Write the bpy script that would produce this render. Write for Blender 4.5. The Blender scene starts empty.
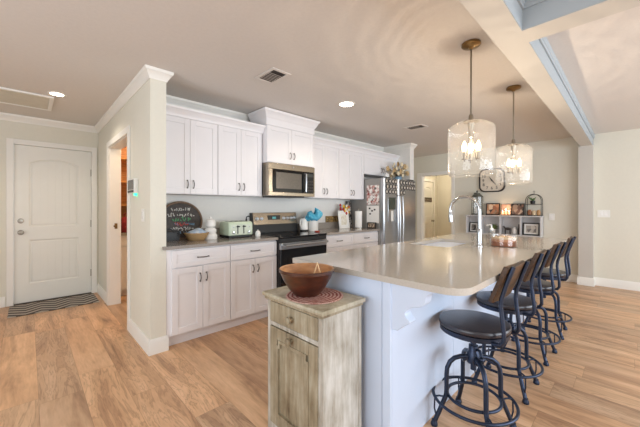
import bpy, bmesh, math, random
from mathutils import Vector, Matrix
random.seed(7)
SC = bpy.context.scene
COL = SC.collection
PI = math.pi

# ------------------------------------------------------------------ camera
ALPHA = 0.8015                      # heading from +X towards +Y
cam_d = bpy.data.cameras.new('camera')
cam = bpy.data.objects.new('camera', cam_d)
COL.objects.link(cam)
cam.location = (0, 0, 1.256)
cam.rotation_euler = (PI/2, 0, ALPHA - PI/2)
cam_d.sensor_width = 36
cam_d.lens = 301.3/640*36
cam_d.shift_y = -6.1/640
cam_d.clip_start = 0.05
SC.camera = cam

# ------------------------------------------------------------------ world, lights, exposure
SC.view_settings.view_transform = 'Standard'
SC.view_settings.look = 'None'
SC.view_settings.exposure = 0.07
SC.view_settings.gamma = 1.0
SC.view_settings.use_curve_mapping = False
try:
    SC.cycles.use_denoising = True
    SC.cycles.max_bounces = 10
    SC.cycles.diffuse_bounces = 6
    SC.cycles.transparent_max_bounces = 24
    SC.cycles.caustics_reflective = False
    SC.cycles.caustics_refractive = False
    SC.cycles.sample_clamp_indirect = 6
except Exception:
    pass
W = bpy.data.worlds.new('world')
SC.world = W
W.use_nodes = True
bgn = W.node_tree.nodes['Background']
bgn.inputs[0].default_value = (0.85, 0.93, 1.0, 1)
bgn.inputs[1].default_value = 1.0

def area(name, loc, rot, sx, sy, power, color):
    d = bpy.data.lights.new(name, 'AREA')
    d.shape = 'RECTANGLE'; d.size = sx; d.size_y = sy; d.energy = power; d.color = color
    o = bpy.data.objects.new(name, d); COL.objects.link(o)
    o.location = loc; o.rotation_euler = rot
    return o
# daylight through the windows behind the camera
area('daylight_back', (2.9, -3.45, 1.25), (PI/2+0.2, 0, 0), 6.4, 1.6, 215, (0.82, 0.91, 1.0))
area('daylight_side', (-2.55, 0.9, 1.25), (PI/2+0.2, 0, -PI/2), 3.2, 1.6, 80, (0.82, 0.91, 1.0))

def lamp(name, loc, power, color, r=0.05, spot=None):
    d = bpy.data.lights.new(name, 'SPOT' if spot else 'POINT')
    d.energy = power; d.color = color; d.shadow_soft_size = r
    if spot:
        d.spot_size = spot; d.spot_blend = 0.6
    o = bpy.data.objects.new(name, d); COL.objects.link(o); o.location = loc
    return o

# ------------------------------------------------------------------ mesh helper
ORG = {}
class MB:
    def __init__(s):
        s.v = []; s.f = []; s.m = []
    def add(s, vs, fs, mat=0):
        b = len(s.v)
        s.v += [tuple(p) for p in vs]
        for f in fs:
            s.f.append([b+i for i in f]); s.m.append(mat)
        return s
    def box(s, x0, x1, y0, y1, z0, z1, mat=0):
        if x0 > x1: x0, x1 = x1, x0
        if y0 > y1: y0, y1 = y1, y0
        if z0 > z1: z0, z1 = z1, z0
        vs = [(x0,y0,z0),(x1,y0,z0),(x1,y1,z0),(x0,y1,z0),(x0,y0,z1),(x1,y0,z1),(x1,y1,z1),(x0,y1,z1)]
        return s.add(vs, [(3,2,1,0),(4,5,6,7),(0,1,5,4),(1,2,6,5),(2,3,7,6),(3,0,4,7)], mat)
    def prism(s, poly, axis, a0, a1, mat=0, sides=None):
        n = len(poly)
        def P(p, a):
            if axis == 'x': return (a, p[0], p[1])
            if axis == 'y': return (p[0], a, p[1])
            return (p[0], p[1], a)
        vs = [P(p, a0) for p in poly] + [P(p, a1) for p in poly]
        area2 = sum(poly[i][0]*poly[(i+1) % n][1]-poly[(i+1) % n][0]*poly[i][1] for i in range(n))
        ccw = (area2 > 0) != (axis == 'y')
        if a1 < a0: ccw = not ccw
        lo = list(range(n)); hi = list(range(n, 2*n))
        fs = [lo[::-1] if ccw else lo, hi if ccw else hi[::-1]]
        for i in range(n):
            if sides and not sides[i]: continue
            j = (i+1) % n
            q = (i, j, n+j, n+i)
            fs.append(q if ccw else q[::-1])
        return s.add(vs, fs, mat)
    def tube(s, pts, r, n=10, closed=False, mat=0):
        pts = [Vector(p) for p in pts]; N = len(pts)
        rs = r if isinstance(r, (list, tuple)) else [r]*N
        T = []
        for i in range(N):
            a = pts[i-1] if (i > 0 or closed) else pts[i]
            b = pts[(i+1) % N] if (i < N-1 or closed) else pts[i]
            T.append((b-a).normalized())
        u = T[0].orthogonal().normalized()
        vs = []
        for i in range(N):
            u = (u - T[i]*u.dot(T[i]))
            u = u.normalized() if u.length > 1e-6 else T[i].orthogonal().normalized()
            w = T[i].cross(u)
            for k in range(n):
                a = 2*PI*k/n
                vs.append(pts[i] + (u*math.cos(a) + w*math.sin(a))*rs[i])
        fs = []
        for i in range(N if closed else N-1):
            j = (i+1) % N
            for k in range(n):
                l = (k+1) % n
                fs.append((i*n+k, i*n+l, j*n+l, j*n+k))
        if not closed:
            fs.append(tuple(range(n))[::-1]); fs.append(tuple((N-1)*n+k for k in range(n)))
        return s.add(vs, fs, mat)
    def lathe(s, prof, c=(0,0,0), n=32, mat=0, axis='z', sx=1, sy=1, cap=False):
        vs = []; N = len(prof)
        for r, z in prof:
            for k in range(n):
                a = 2*PI*k/n
                x, y = r*math.cos(a)*sx, r*math.sin(a)*sy
                if axis == 'z': p = (c[0]+x, c[1]+y, c[2]+z)
                elif axis == 'y': p = (c[0]+x, c[1]+z, c[2]-y)
                else: p = (c[0]+z, c[1]+x, c[2]+y)
                vs.append(p)
        fs = []
        for i in range(N-1):
            for k in range(n):
                l = (k+1) % n
                fs.append((i*n+k, i*n+l, (i+1)*n+l, (i+1)*n+k))
        if cap:
            fs.append(tuple(range(n))[::-1]); fs.append(tuple((N-1)*n+k for k in range(n)))
        return s.add(vs, fs, mat)
    def cyl(s, a, b, r, n=16, mat=0):
        return s.tube([a, b], r, n, False, mat)
    def ball(s, c, rx, ry=None, rz=None, n=16, mat=0):
        ry = ry or rx; rz = rz or rx
        prof = [(max(1e-5, math.sin(PI*i/10)), -math.cos(PI*i/10)) for i in range(11)]
        vs = []
        for r, z in prof:
            for k in range(n):
                a = 2*PI*k/n
                vs.append((c[0]+r*math.cos(a)*rx, c[1]+r*math.sin(a)*ry, c[2]+z*rz))
        fs = []
        for i in range(10):
            for k in range(n):
                l = (k+1) % n
                fs.append((i*n+k, i*n+l, (i+1)*n+l, (i+1)*n+k))
        return s.add(vs, fs, mat)
    def sweep(s, path, prof, mat=0):
        """mould a profile (out, z) along a plan polyline, out = left of travel"""
        n = len(path); m = len(prof); vs = []
        nor = []
        for i in range(n-1):
            d = Vector((path[i+1][0]-path[i][0], path[i+1][1]-path[i][1])).normalized()
            nor.append(Vector((-d.y, d.x)))
        for i in range(n):
            if i == 0: mv = nor[0]
            elif i == n-1: mv = nor[-1]
            else:
                b = (nor[i-1]+nor[i]); b.normalize()
                mv = b/max(0.2, b.dot(nor[i]))
            for o, z in prof:
                vs.append((path[i][0]+mv.x*o, path[i][1]+mv.y*o, z))
        fs = []
        for i in range(n-1):
            for k in range(m):
                l = (k+1) % m
                fs.append((i*m+k, (i+1)*m+k, (i+1)*m+l, i*m+l))
        fs.append(tuple(range(m))); fs.append(tuple((n-1)*m+k for k in range(m))[::-1])
        return s.add(vs, fs, mat)
    def build(s, name, mats, parent=None, origin=None, bevel=0, seg=2, sharp=35, solid=0, sub=0):
        me = bpy.data.meshes.new(name)
        if parent is not None and origin is None: origin = ORG[parent.name]
        if origin is None:
            xs = [p[0] for p in s.v]; ys = [p[1] for p in s.v]; zs = [p[2] for p in s.v]
            origin = ((min(xs)+max(xs))/2, (min(ys)+max(ys))/2, min(zs))
        me.from_pydata([(p[0]-origin[0], p[1]-origin[1], p[2]-origin[2]) for p in s.v], [], s.f)
        if not isinstance(mats, (list, tuple)): mats = [mats]
        for m in mats: me.materials.append(m)
        me.polygons.foreach_set('material_index', s.m)
        bm = bmesh.new(); bm.from_mesh(me)
        bmesh.ops.recalc_face_normals(bm, faces=bm.faces)
        bm.to_mesh(me); bm.free()
        me.polygons.foreach_set('use_smooth', [True]*len(me.polygons))
        me.set_sharp_from_angle(angle=math.radians(sharp))
        me.update()
        o = bpy.data.objects.new(name, me); COL.objects.link(o)
        if parent is not None:
            o.parent = parent
        else:
            o.location = origin
        ORG[o.name] = origin
        if bevel:
            b = o.modifiers.new('bevel', 'BEVEL'); b.width = bevel; b.segments = seg
            b.limit_method = 'ANGLE'; b.angle_limit = math.radians(40)
        if solid:
            q = o.modifiers.new('solid', 'SOLIDIFY'); q.thickness = solid; q.offset = 0
        if sub:
            q = o.modifiers.new('sub', 'SUBSURF'); q.levels = sub; q.render_levels = sub
        return o

def tag(o, label=None, cat=None, group=None, kind=None):
    if label: o['label'] = label
    if cat: o['category'] = cat
    if group: o['group'] = group
    if kind: o['kind'] = kind
    return o
def thing(name, loc, label, cat, group=None):
    o = bpy.data.objects.new(name, None); COL.objects.link(o)
    o.empty_display_size = 0.1
    o.location = loc; ORG[o.name] = tuple(loc)
    return tag(o, label, cat, group)
def structure(o):
    o['kind'] = 'structure'; return o
def copy_tree(o, parent=None):
    c = o.copy(); COL.objects.link(c)
    if parent is not None: c.parent = parent
    ORG[c.name] = ORG.get(o.name, (0,0,0))
    for ch in list(o.children):
        copy_tree(ch, c)
    return c

# ------------------------------------------------------------------ materials
def lin(c):
    out = []
    for x in c:
        x /= 255.0
        out.append(x/12.92 if x <= 0.04045 else ((x+0.055)/1.055)**2.4)
    return tuple(out)+(1,)
def newmat(name):
    m = bpy.data.materials.new(name); m.use_nodes = True
    nt = m.node_tree; nt.nodes.clear()
    out = nt.nodes.new('ShaderNodeOutputMaterial')
    b = nt.nodes.new('ShaderNodeBsdfPrincipled')
    nt.links.new(b.outputs[0], out.inputs[0])
    return m, nt, b, out
def N(nt, t, **kw):
    n = nt.nodes.new(t)
    for k, v in kw.items(): setattr(n, k, v)
    return n
def coords(nt, scale=(1,1,1)):
    tc = N(nt, 'ShaderNodeTexCoord'); mp = N(nt, 'ShaderNodeMapping')
    mp.inputs['Scale'].default_value = scale
    nt.links.new(tc.outputs['Object'], mp.inputs[0])
    return mp.outputs[0]
def ramp(nt, fac, stops):
    r = N(nt, 'ShaderNodeValToRGB'); e = r.color_ramp.elements
    while len(e) > 1: e.remove(e[-1])
    e[0].position = stops[0][0]; e[0].color = stops[0][1]
    for p, c in stops[1:]:
        x = e.new(p); x.color = c
    nt.links.new(fac, r.inputs[0])
    return r.outputs[0]
def noise(nt, vec, scale, detail=3, rough=0.55):
    n = N(nt, 'ShaderNodeTexNoise')
    n.inputs['Scale'].default_value = scale; n.inputs['Detail'].default_value = detail
    n.inputs['Roughness'].default_value = rough
    nt.links.new(vec, n.inputs['Vector'])
    return n.outputs['Fac']
def bump(nt, b, h, strength, dist=0.01):
    n = N(nt, 'ShaderNodeBump'); n.inputs['Strength'].default_value = strength
    n.inputs['Distance'].default_value = dist
    nt.links.new(h, n.inputs['Height']); nt.links.new(n.outputs[0], b.inputs['Normal'])
def mat(name, rgb, rough=0.5, metal=0, var=0.04, scale=8, stretch=(1,1,1), bmp=0, coat=0, emit=None, es=0, rgb2=None, spec=0.5):
    m, nt, b, out = newmat(name)
    b.inputs['Roughness'].default_value = rough; b.inputs['Metallic'].default_value = metal
    b.inputs['Coat Weight'].default_value = coat
    b.inputs['Coat Roughness'].default_value = 0.08
    b.inputs['Specular IOR Level'].default_value = spec
    v = coords(nt, stretch)
    nz = noise(nt, v, scale)
    c = lin(rgb)
    if rgb2: c2 = lin(rgb2); st = [(0.35, c), (0.65, c2)]
    else:
        st = [(0.3, tuple(x*(1-var) for x in c[:3])+(1,)), (0.7, tuple(min(1, x*(1+var)) for x in c[:3])+(1,))]
    nt.links.new(ramp(nt, nz, st), b.inputs['Base Color'])
    if bmp: bump(nt, b, nz, bmp)
    if emit:
        b.inputs['Emission Color'].default_value = lin(emit); b.inputs['Emission Strength'].default_value = es
    return m

def floor_material():
    m, nt, b, out = newmat('plank_floor')
    tc = N(nt, 'ShaderNodeTexCoord'); sp = N(nt, 'ShaderNodeSeparateXYZ')
    nt.links.new(tc.outputs['Object'], sp.inputs[0])
    def mth(op, a, c=None, d=None):
        n = N(nt, 'ShaderNodeMath', operation=op)
        for i, q in enumerate((a, c, d)):
            if q is None: continue
            if isinstance(q, (int, float)): n.inputs[i].default_value = q
            else: nt.links.new(q, n.inputs[i])
        return n.outputs[0]
    PW, PL = 0.222, 1.5
    u = mth('DIVIDE', mth('SUBTRACT', sp.outputs[0], 0.049), PW); row = mth('FLOOR', u); fu = mth('FRACT', u)
    wn = N(nt, 'ShaderNodeTexWhiteNoise', noise_dimensions='1D'); nt.links.new(row, wn.inputs['W'])
    v = mth('ADD', mth('DIVIDE', sp.outputs[1], PL), mth('MULTIPLY', wn.outputs['Value'], 7.3))
    cell = mth('FLOOR', v); fv = mth('FRACT', v)
    cb = N(nt, 'ShaderNodeCombineXYZ'); nt.links.new(row, cb.inputs[0]); nt.links.new(cell, cb.inputs[1])
    w2 = N(nt, 'ShaderNodeTexWhiteNoise', noise_dimensions='2D'); nt.links.new(cb.outputs[0], w2.inputs['Vector'])
    pid = w2.outputs['Value']
    # grain coordinates, shifted for every plank
    g = N(nt, 'ShaderNodeCombineXYZ')
    nt.links.new(mth('ADD', mth('MULTIPLY', sp.outputs[0], 1.0), mth('MULTIPLY', pid, 31.0)), g.inputs[0])
    nt.links.new(mth('MULTIPLY', sp.outputs[1], 0.13), g.inputs[1])
    nt.links.new(mth('MULTIPLY', pid, 17.0), g.inputs[2])
    n1 = N(nt, 'ShaderNodeTexNoise'); n1.inputs['Scale'].default_value = 9; n1.inputs['Detail'].default_value = 5
    n1.inputs['Roughness'].default_value = 0.6
    nt.links.new(g.outputs[0], n1.inputs['Vector'])
    n1.inputs['Distortion'].default_value = 0.6
    n2 = N(nt, 'ShaderNodeTexNoise'); n2.inputs['Scale'].default_value = 70; n2.inputs['Detail'].default_value = 3
    nt.links.new(g.outputs[0], n2.inputs['Vector'])
    # cathedral grain lines
    rings = mth('FRACT', mth('MULTIPLY', n1.outputs['Fac'], 11.0))
    rings = mth('ABSOLUTE', mth('SUBTRACT', rings, 0.5))
    base = ramp(nt, n1.outputs['Fac'], [(0.26, lin((146, 122, 102))), (0.4, lin((198, 172, 148))), (0.52, lin((222, 198, 172))), (0.7, lin((238, 218, 196)))])
    plank = ramp(nt, pid, [(0.0, lin((226, 206, 188))), (0.35, lin((242, 216, 192))), (0.7, lin((255, 230, 204))), (1.0, lin((236, 220, 204)))])
    mx = N(nt, 'ShaderNodeMix', data_type='RGBA', blend_type='MULTIPLY'); mx.inputs[0].default_value = 1
    nt.links.new(base, mx.inputs[6]); nt.links.new(plank, mx.inputs[7])
    gl = ramp(nt, rings, [(0.0, (0.5, 0.45, 0.42, 1)), (0.2, (1, 1, 1, 1))])
    mx2 = N(nt, 'ShaderNodeMix', data_type='RGBA', blend_type='MULTIPLY')
    # lines show in some planks only
    nt.links.new(mth('MULTIPLY', mth('GREATER_THAN', w2.outputs['Color'], 0.45), 0.55), mx2.inputs[0])
    nt.links.new(mx.outputs[2], mx2.inputs[6]); nt.links.new(gl, mx2.inputs[7])
    fine = ramp(nt, n2.outputs['Fac'], [(0.3, (0.88, 0.86, 0.84, 1)), (0.6, (1, 1, 1, 1))])
    mx3 = N(nt, 'ShaderNodeMix', data_type='RGBA', blend_type='MULTIPLY'); mx3.inputs[0].default_value = 1
    nt.links.new(mx2.outputs[2], mx3.inputs[6]); nt.links.new(fine, mx3.inputs[7])
    # seams
    eu = mth('MULTIPLY', mth('MINIMUM', fu, mth('SUBTRACT', 1.0, fu)), PW)
    ev = mth('MULTIPLY', mth('MINIMUM', fv, mth('SUBTRACT', 1.0, fv)), PL)
    e = mth('MINIMUM', eu, ev)
    seam = ramp(nt, mth('MULTIPLY', e, 100.0), [(0.0, (0.62, 0.57, 0.53, 1)), (0.2, (1, 1, 1, 1))])
    mx4 = N(nt, 'ShaderNodeMix', data_type='RGBA', blend_type='MULTIPLY'); mx4.inputs[0].default_value = 1
    nt.links.new(mx3.outputs[2], mx4.inputs[6]); nt.links.new(seam, mx4.inputs[7])
    nt.links.new(mx4.outputs[2], b.inputs['Base Color'])
    b.inputs['Roughness'].default_value = 0.36
    bump(nt, b, n2.outputs['Fac'], 0.08, 0.003)
    return m

def wood(name, dark, light, stretch=(1, 8, 8), scale=4, rough=0.45, coat=0):
    m, nt, b, out = newmat(name)
    v = coords(nt, stretch)
    n = noise(nt, v, scale, 6, 0.65)
    nt.links.new(ramp(nt, n, [(0.32, lin(dark)), (0.66, lin(light))]), b.inputs['Base Color'])
    b.inputs['Roughness'].default_value = rough; b.inputs['Coat Weight'].default_value = coat
    bump(nt, b, n, 0.15, 0.004)
    return m

def distressed(nm, stops):
    m, nt, b, out = newmat(nm)
    v = coords(nt, (24, 24, 2.2))
    n = noise(nt, v, 1.6, 8, 0.7)
    v2 = coords(nt, (3, 3, 2))
    n2 = noise(nt, v2, 2.2, 4)
    ad = N(nt, 'ShaderNodeMath', operation='ADD'); nt.links.new(n, ad.inputs[0]); nt.links.new(n2, ad.inputs[1])
    hf = N(nt, 'ShaderNodeMath', operation='MULTIPLY'); nt.links.new(ad.outputs[0], hf.inputs[0]); hf.inputs[1].default_value = 0.5
    nt.links.new(ramp(nt, hf.outputs[0], stops), b.inputs['Base Color'])
    b.inputs['Roughness'].default_value = 0.6
    bump(nt, b, n, 0.3, 0.004)
    return m

def glass(name, tint=(1,1,1), seeds=0.15, strength=1.0, haze=0):
    """thin clear glass: mostly transparent, fresnel reflection"""
    m = bpy.data.materials.new(name); m.use_nodes = True
    nt = m.node_tree; nt.nodes.clear()
    out = N(nt, 'ShaderNodeOutputMaterial'); mx = N(nt, 'ShaderNodeMixShader')
    tr = N(nt, 'ShaderNodeBsdfTransparent'); gl = N(nt, 'ShaderNodeBsdfGlossy')
    tr.inputs[0].default_value = tuple(tint)+(1,)
    gl.inputs['Roughness'].default_value = 0.1
    lw = N(nt, 'ShaderNodeLayerWeight'); lw.inputs[0].default_value = 0.5
    v = coords(nt, (1, 1, 0.6)); n = noise(nt, v, 22, 2)
    bp = N(nt, 'ShaderNodeBump'); bp.inputs['Strength'].default_value = seeds; bp.inputs['Distance'].default_value = 0.02
    nt.links.new(n, bp.inputs['Height'])
    nt.links.new(bp.outputs[0], gl.inputs['Normal']); nt.links.new(bp.outputs[0], lw.inputs['Normal'])
    fm = N(nt, 'ShaderNodeMath', operation='MULTIPLY'); fm.inputs[1].default_value = strength
    pw = N(nt, 'ShaderNodeMath', operation='POWER'); pw.inputs[1].default_value = 2.5
    nt.links.new(lw.outputs['Facing'], pw.inputs[0]); ad = N(nt, 'ShaderNodeMath', operation='ADD'); ad.inputs[1].default_value = 0.09
    nt.links.new(pw.outputs[0], ad.inputs[0]); nt.links.new(ad.outputs[0], fm.inputs[0])
    nt.links.new(fm.outputs[0], mx.inputs[0]); nt.links.new(tr.outputs[0], mx.inputs[1]); nt.links.new(gl.outputs[0], mx.inputs[2])
    if haze:
        tl = N(nt, 'ShaderNodeBsdfTranslucent'); tl.inputs[0].default_value = (0.95, 0.94, 0.92, 1)
        df = N(nt, 'ShaderNodeBsdfDiffuse'); df.inputs[0].default_value = (0.95, 0.94, 0.92, 1)
        m1 = N(nt, 'ShaderNodeMixShader'); nt.links.new(tl.outputs[0], m1.inputs[1]); nt.links.new(df.outputs[0], m1.inputs[2])
        m2 = N(nt, 'ShaderNodeMixShader')
        vo = N(nt, 'ShaderNodeTexVoronoi'); vo.inputs['Scale'].default_value = 60; nt.links.new(v, vo.inputs['Vector'])
        nt.links.new(ramp(nt, vo.outputs['Distance'], [(0.1, (haze*3, haze*3, haze*3, 1)), (0.3, (haze, haze, haze, 1))]), m2.inputs[0])
        nt.links.new(mx.outputs[0], m2.inputs[1]); nt.links.new(m1.outputs[0], m2.inputs[2])
        nt.links.new(m2.outputs[0], out.inputs[0])
    else:
        nt.links.new(mx.outputs[0], out.inputs[0])
    return m

def picture(name, cols, scale=18):
    """a blurry printed photograph"""
    m, nt, b, out = newmat(name)
    v = coords(nt); vo = N(nt, 'ShaderNodeTexVoronoi'); vo.inputs['Scale'].default_value = scale
    nt.links.new(v, vo.inputs['Vector'])
    bw = N(nt, 'ShaderNodeSeparateColor'); nt.links.new(vo.outputs['Color'], bw.inputs[0])
    k = len(cols)
    r = ramp(nt, bw.outputs[0], [(i/k, lin(c)) for i, c in enumerate(cols)])
    nt.links.new(r, b.inputs['Base Color']); b.inputs['Roughness'].default_value = 0.35
    return m

M = {}
M['floor'] = floor_material()
M['ceiling'] = mat('ceiling_paint', (214, 209, 204), 0.9, var=0.02, scale=40, bmp=0.1)
M['wall'] = mat('wall_paint', (221, 218, 205), 0.85, var=0.012, scale=30, bmp=0.03)
M['wallk'] = mat('kitchen_wall_paint', (229, 227, 222), 0.85, var=0.012, scale=30, bmp=0.03)
M['trim'] = mat('trim_paint', (234, 232, 226), 0.45, var=0.01)
M['cab'] = mat('cabinet_paint', (233, 231, 233), 0.42, var=0.01)
M['island'] = mat('island_daylight_tint', (202, 215, 236), 0.42, var=0.01)  # white island; the bluish cast of the daylight is put into this colour
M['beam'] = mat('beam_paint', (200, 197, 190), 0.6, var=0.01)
M['door'] = mat('door_paint', (230, 229, 222), 0.4, var=0.01)
M['quartz'] = mat('quartz_top', (188, 182, 173), 0.14, var=0.05, scale=120, coat=0.3)
M['counter'] = mat('grey_counter', (150, 143, 136), 0.18, var=0.08, scale=90, coat=0.2)
M['steel'] = mat('stainless_steel', (176, 178, 181), 0.3, 1.0, var=0.05, scale=6, stretch=(1, 1, 60))
M['steelw'] = mat('warm_stainless', (176, 164, 146), 0.27, 1.0, var=0.05, scale=6, stretch=(60, 1, 1))
M['fridge_side'] = mat('fridge_side_grey', (150, 148, 144), 0.45, 0.3)
M['chrome'] = mat('chrome', (196, 198, 200), 0.09, 1.0, var=0.01)
M['nickel'] = mat('satin_nickel', (150, 142, 130), 0.3, 1.0)
M['pull'] = mat('dark_pull', (104, 100, 98), 0.3, 0.9)
M['black'] = mat('black_glass', (14, 14, 15), 0.08, var=0.1)
M['blackm'] = mat('black_plastic', (26, 25, 25), 0.45, var=0.1)
M['gap'] = mat('dark_gap', (60, 56, 54), 0.8)
M['brass'] = mat('antique_brass', (146, 120, 82), 0.28, 1.0)
M['stool'] = mat('stool_metal', (52, 60, 78), 0.38, 0.75, var=0.1, scale=20)
M['seat'] = wood('seat_wood', (34, 34, 42), (54, 50, 56), (8, 1, 8), 4, 0.3, 0.15)
M['board'] = wood('back_wood', (34, 21, 12), (88, 58, 30), (1, 8, 8), 6, 0.45)
M['distress'] = distressed('distressed_front', [(0.34, lin((84, 70, 52))), (0.42, lin((128, 114, 90))), (0.52, lin((152, 140, 116))), (0.64, lin((178, 170, 150)))])
M['distress2'] = distressed('distressed_side', [(0.32, lin((96, 84, 70))), (0.40, lin((150, 142, 128))), (0.5, lin((180, 175, 164))), (0.62, lin((204, 201, 194)))])
M['bowlw'] = wood('bowl_wood', (36, 14, 8), (78, 36, 18), (3, 3, 10), 3, 0.3, 0.4)
M['bowlin'] = wood('bowl_inside', (150, 98, 58), (196, 146, 98), (3, 3, 10), 3, 0.4)
M['white'] = mat('white_ceramic', (236, 234, 230), 0.2, var=0.01)
M['whitep'] = mat('white_plastic', (232, 231, 226), 0.4, var=0.01)
M['paper'] = mat('white_paper', (234, 232, 228), 0.8, var=0.01)
M['shelfw'] = mat('shelf_paint', (206, 204, 204), 0.55, var=0.02)
M['glass'] = glass('clear_glass', (1, 1, 1), 0.1, 0.6)
M['coffer_shade'] = mat('coffer_shade_tint', (164, 172, 177), 0.6, var=0.01)  # white boards; blue-grey shade of the beam sides is painted into the colour
M['seeded'] = glass('seeded_glass', (0.99, 0.985, 0.975), 0.25, 0.6, 0.04)
M['bulb'] = mat('lit_bulb', (255, 230, 190), 0.4, emit=(255, 214, 160), es=9)
M['led'] = mat('lit_lens', (255, 244, 226), 0.4, emit=(255, 238, 214), es=14)
M['distress3'] = distressed('distressed_top', [(0.32, lin((112, 100, 80))), (0.40, lin((152, 142, 118))), (0.52, lin((178, 170, 148))), (0.64, lin((196, 190, 174)))])
M['palewood'] = wood('pale_wood', (206, 170, 120), (236, 208, 164))
M['orange'] = wood('pantry_wood', (168, 108, 52), (214, 152, 86), (1, 1, 8), 4)

# ================================================================== SETTING
CH = 2.44
structure(MB().box(-2.7, 8.9, -3.6, 5.7, -0.05, 0).build('floor', M['floor'], origin=(0, 0, 0)))
structure(MB().box(-2.7, 8.9, -3.6, 5.7, CH, CH+0.06).build('ceiling', M['ceiling'], origin=(0, 0, CH)))
# walls (each wall one mesh)
structure(MB().box(0.872, 5.22, 3.44, 3.56, 0, CH).build('wall_kitchen', M['wallk']))
w = MB().box(0.745, 0.872, 2.845, 3.60, 0, CH).box(0.745, 0.872, 4.65, 5.5, 0, CH).box(0.745, 0.872, 3.60, 4.65, 2.02, CH)
structure(w.build('wall_partition', M['wall']))
w = MB().box(-2.6, -0.15, 5.5, 5.6, 0, CH).box(0.68, 2.3, 5.5, 5.6, 0, CH).box(-0.15, 0.68, 5.5, 5.6, 2.085, CH)
structure(w.build('wall_hall', M['wall']))
structure(MB().box(2.2, 2.3, 3.56, 5.5, 0, CH).build('wall_pantry', M['wall']))
structure(MB().box(5.08, 5.22, 2.85, 3.44, 0, CH).build('wall_fridge', M['wallk']))
w = MB().box(6.58, 6.7, -3.5, 2.70, 0, CH).box(6.58, 6.7, 3.39, 4.0, 0, CH).box(6.58, 6.7, 2.70, 3.39, 1.985, CH)
structure(w.build('wall_dining', M['wall']))
structure(MB().box(5.22, 6.58, 3.8, 3.9, 0, CH).build('wall_passage', M['wall']))
w = MB().box(6.7, 7.80, 4.0, 4.1, 0, CH).box(8.46, 8.8, 4.0, 4.1, 0, CH).box(7.80, 8.46, 4.0, 4.1, 1.985, CH)
structure(w.build('wall_corridor', M['wall']))
structure(MB().box(8.7, 8.8, 2.3, 4.0, 0, CH).build('wall_corridor_end', M['wall']))
structure(MB().box(6.7, 8.7, 2.3, 2.4, 0, CH).build('wall_corridor_side', M['wall']))
# walls behind the camera with window openings
w = MB().box(-2.6, -0.5, -3.6, -3.5, 0, CH).box(6.3, 6.7, -3.6, -3.5, 0, CH).box(-0.5, 6.3, -3.6, -3.5, 0, 0.35).box(-0.5, 6.3, -3.6, -3.5, 2.35, CH)
structure(w.build('wall_window', M['wall']))
w = MB().box(-2.7, -2.6, -3.5, -0.8, 0, CH).box(-2.7, -2.6, 2.6, 5.6, 0, CH).box(-2.7, -2.6, -0.8, 2.6, 0, 0.35).box(-2.7, -2.6, -0.8, 2.6, 2.35, CH)
structure(w.build('wall_left', M['wall']))
w = MB()
for x in (-0.5, 1.2, 2.9, 4.6, 6.24): w.box(x, x+0.06, -3.58, -3.52, 0.35, 2.35)
w.box(-0.5, 6.3, -3.58, -3.52, 0.35, 0.41).box(-0.5, 6.3, -3.58, -3.52, 2.29, 2.35)
structure(w.build('window_1', M['trim']))
w = MB()
for y in (-0.8, 0.9, 2.54): w.box(-2.68, -2.62, y, y+0.06, 0.35, 2.35)
w.box(-2.68, -2.62, -0.8, 2.6, 0.35, 0.41).box(-2.68, -2.62, -0.8, 2.6, 2.29, 2.35)
structure(w.build('window_2', M['trim']))

# pilaster and ceiling beams of the dining room
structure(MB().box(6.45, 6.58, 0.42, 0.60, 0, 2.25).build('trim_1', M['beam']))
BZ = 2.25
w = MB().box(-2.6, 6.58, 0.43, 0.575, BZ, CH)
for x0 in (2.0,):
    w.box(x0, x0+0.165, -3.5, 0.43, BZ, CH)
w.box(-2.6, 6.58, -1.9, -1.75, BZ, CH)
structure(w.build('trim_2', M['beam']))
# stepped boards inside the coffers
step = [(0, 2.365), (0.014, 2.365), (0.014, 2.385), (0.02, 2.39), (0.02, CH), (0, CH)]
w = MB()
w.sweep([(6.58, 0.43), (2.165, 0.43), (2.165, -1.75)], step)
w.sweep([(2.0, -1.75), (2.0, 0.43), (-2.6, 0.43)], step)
w.sweep([(6.58, 0.43), (2.165, 0.43), (2.165, -1.75)], [(0, BZ+0.002), (0.004, BZ+0.002), (0.004, 2.365), (0, 2.365)])  # thin skins over the beam sides, carrying the painted blue-grey shade
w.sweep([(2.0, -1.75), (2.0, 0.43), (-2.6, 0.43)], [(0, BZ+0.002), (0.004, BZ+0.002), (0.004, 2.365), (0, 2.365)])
structure(w.build('trim_3', M['coffer_shade']))
# crown moulding round the kitchen and hall
crown = [(0, 2.355), (0.008, 2.355), (0.010, 2.368), (0.020, 2.380), (0.036, 2.410), (0.046, 2.416), (0.050, CH), (0, CH)]
w = MB().sweep([(5.22, 3.44), (5.22, 2.85), (5.08, 2.85), (5.08, 3.44), (0.872, 3.44), (0.872, 2.845), (0.745, 2.845), (0.745, 5.5), (-2.6, 5.5)], crown)
structure(w.build('trim_4', M['trim']))
base = [(0, 0), (0.016, 0), (0.016, 0.105), (0.010, 0.118), (0.006, 0.13), (0, 0.13)]
structure(MB().sweep([(0.872, 2.90), (0.872, 2.845), (0.745, 2.845), (0.745, 3.53)], base).build('baseboard_partition', M['trim']))
structure(MB().sweep([(0.745, 4.73), (0.745, 5.5), (0.74, 5.5)], base).build('baseboard_hall', M['trim']))
structure(MB().sweep([(-0.21, 5.5), (-2.6, 5.5)], base).build('baseboard_left', M['trim']))
structure(MB().sweep([(6.58, -3.5), (6.58, 0.42), (6.45, 0.42), (6.45, 0.60), (6.58, 0.60), (6.58, 2.64)], base).build('baseboard_dining', M['trim']))
structure(MB().sweep([(6.58, 3.50), (6.58, 3.8)], base).build('baseboard_passage', M['trim']))
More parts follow.
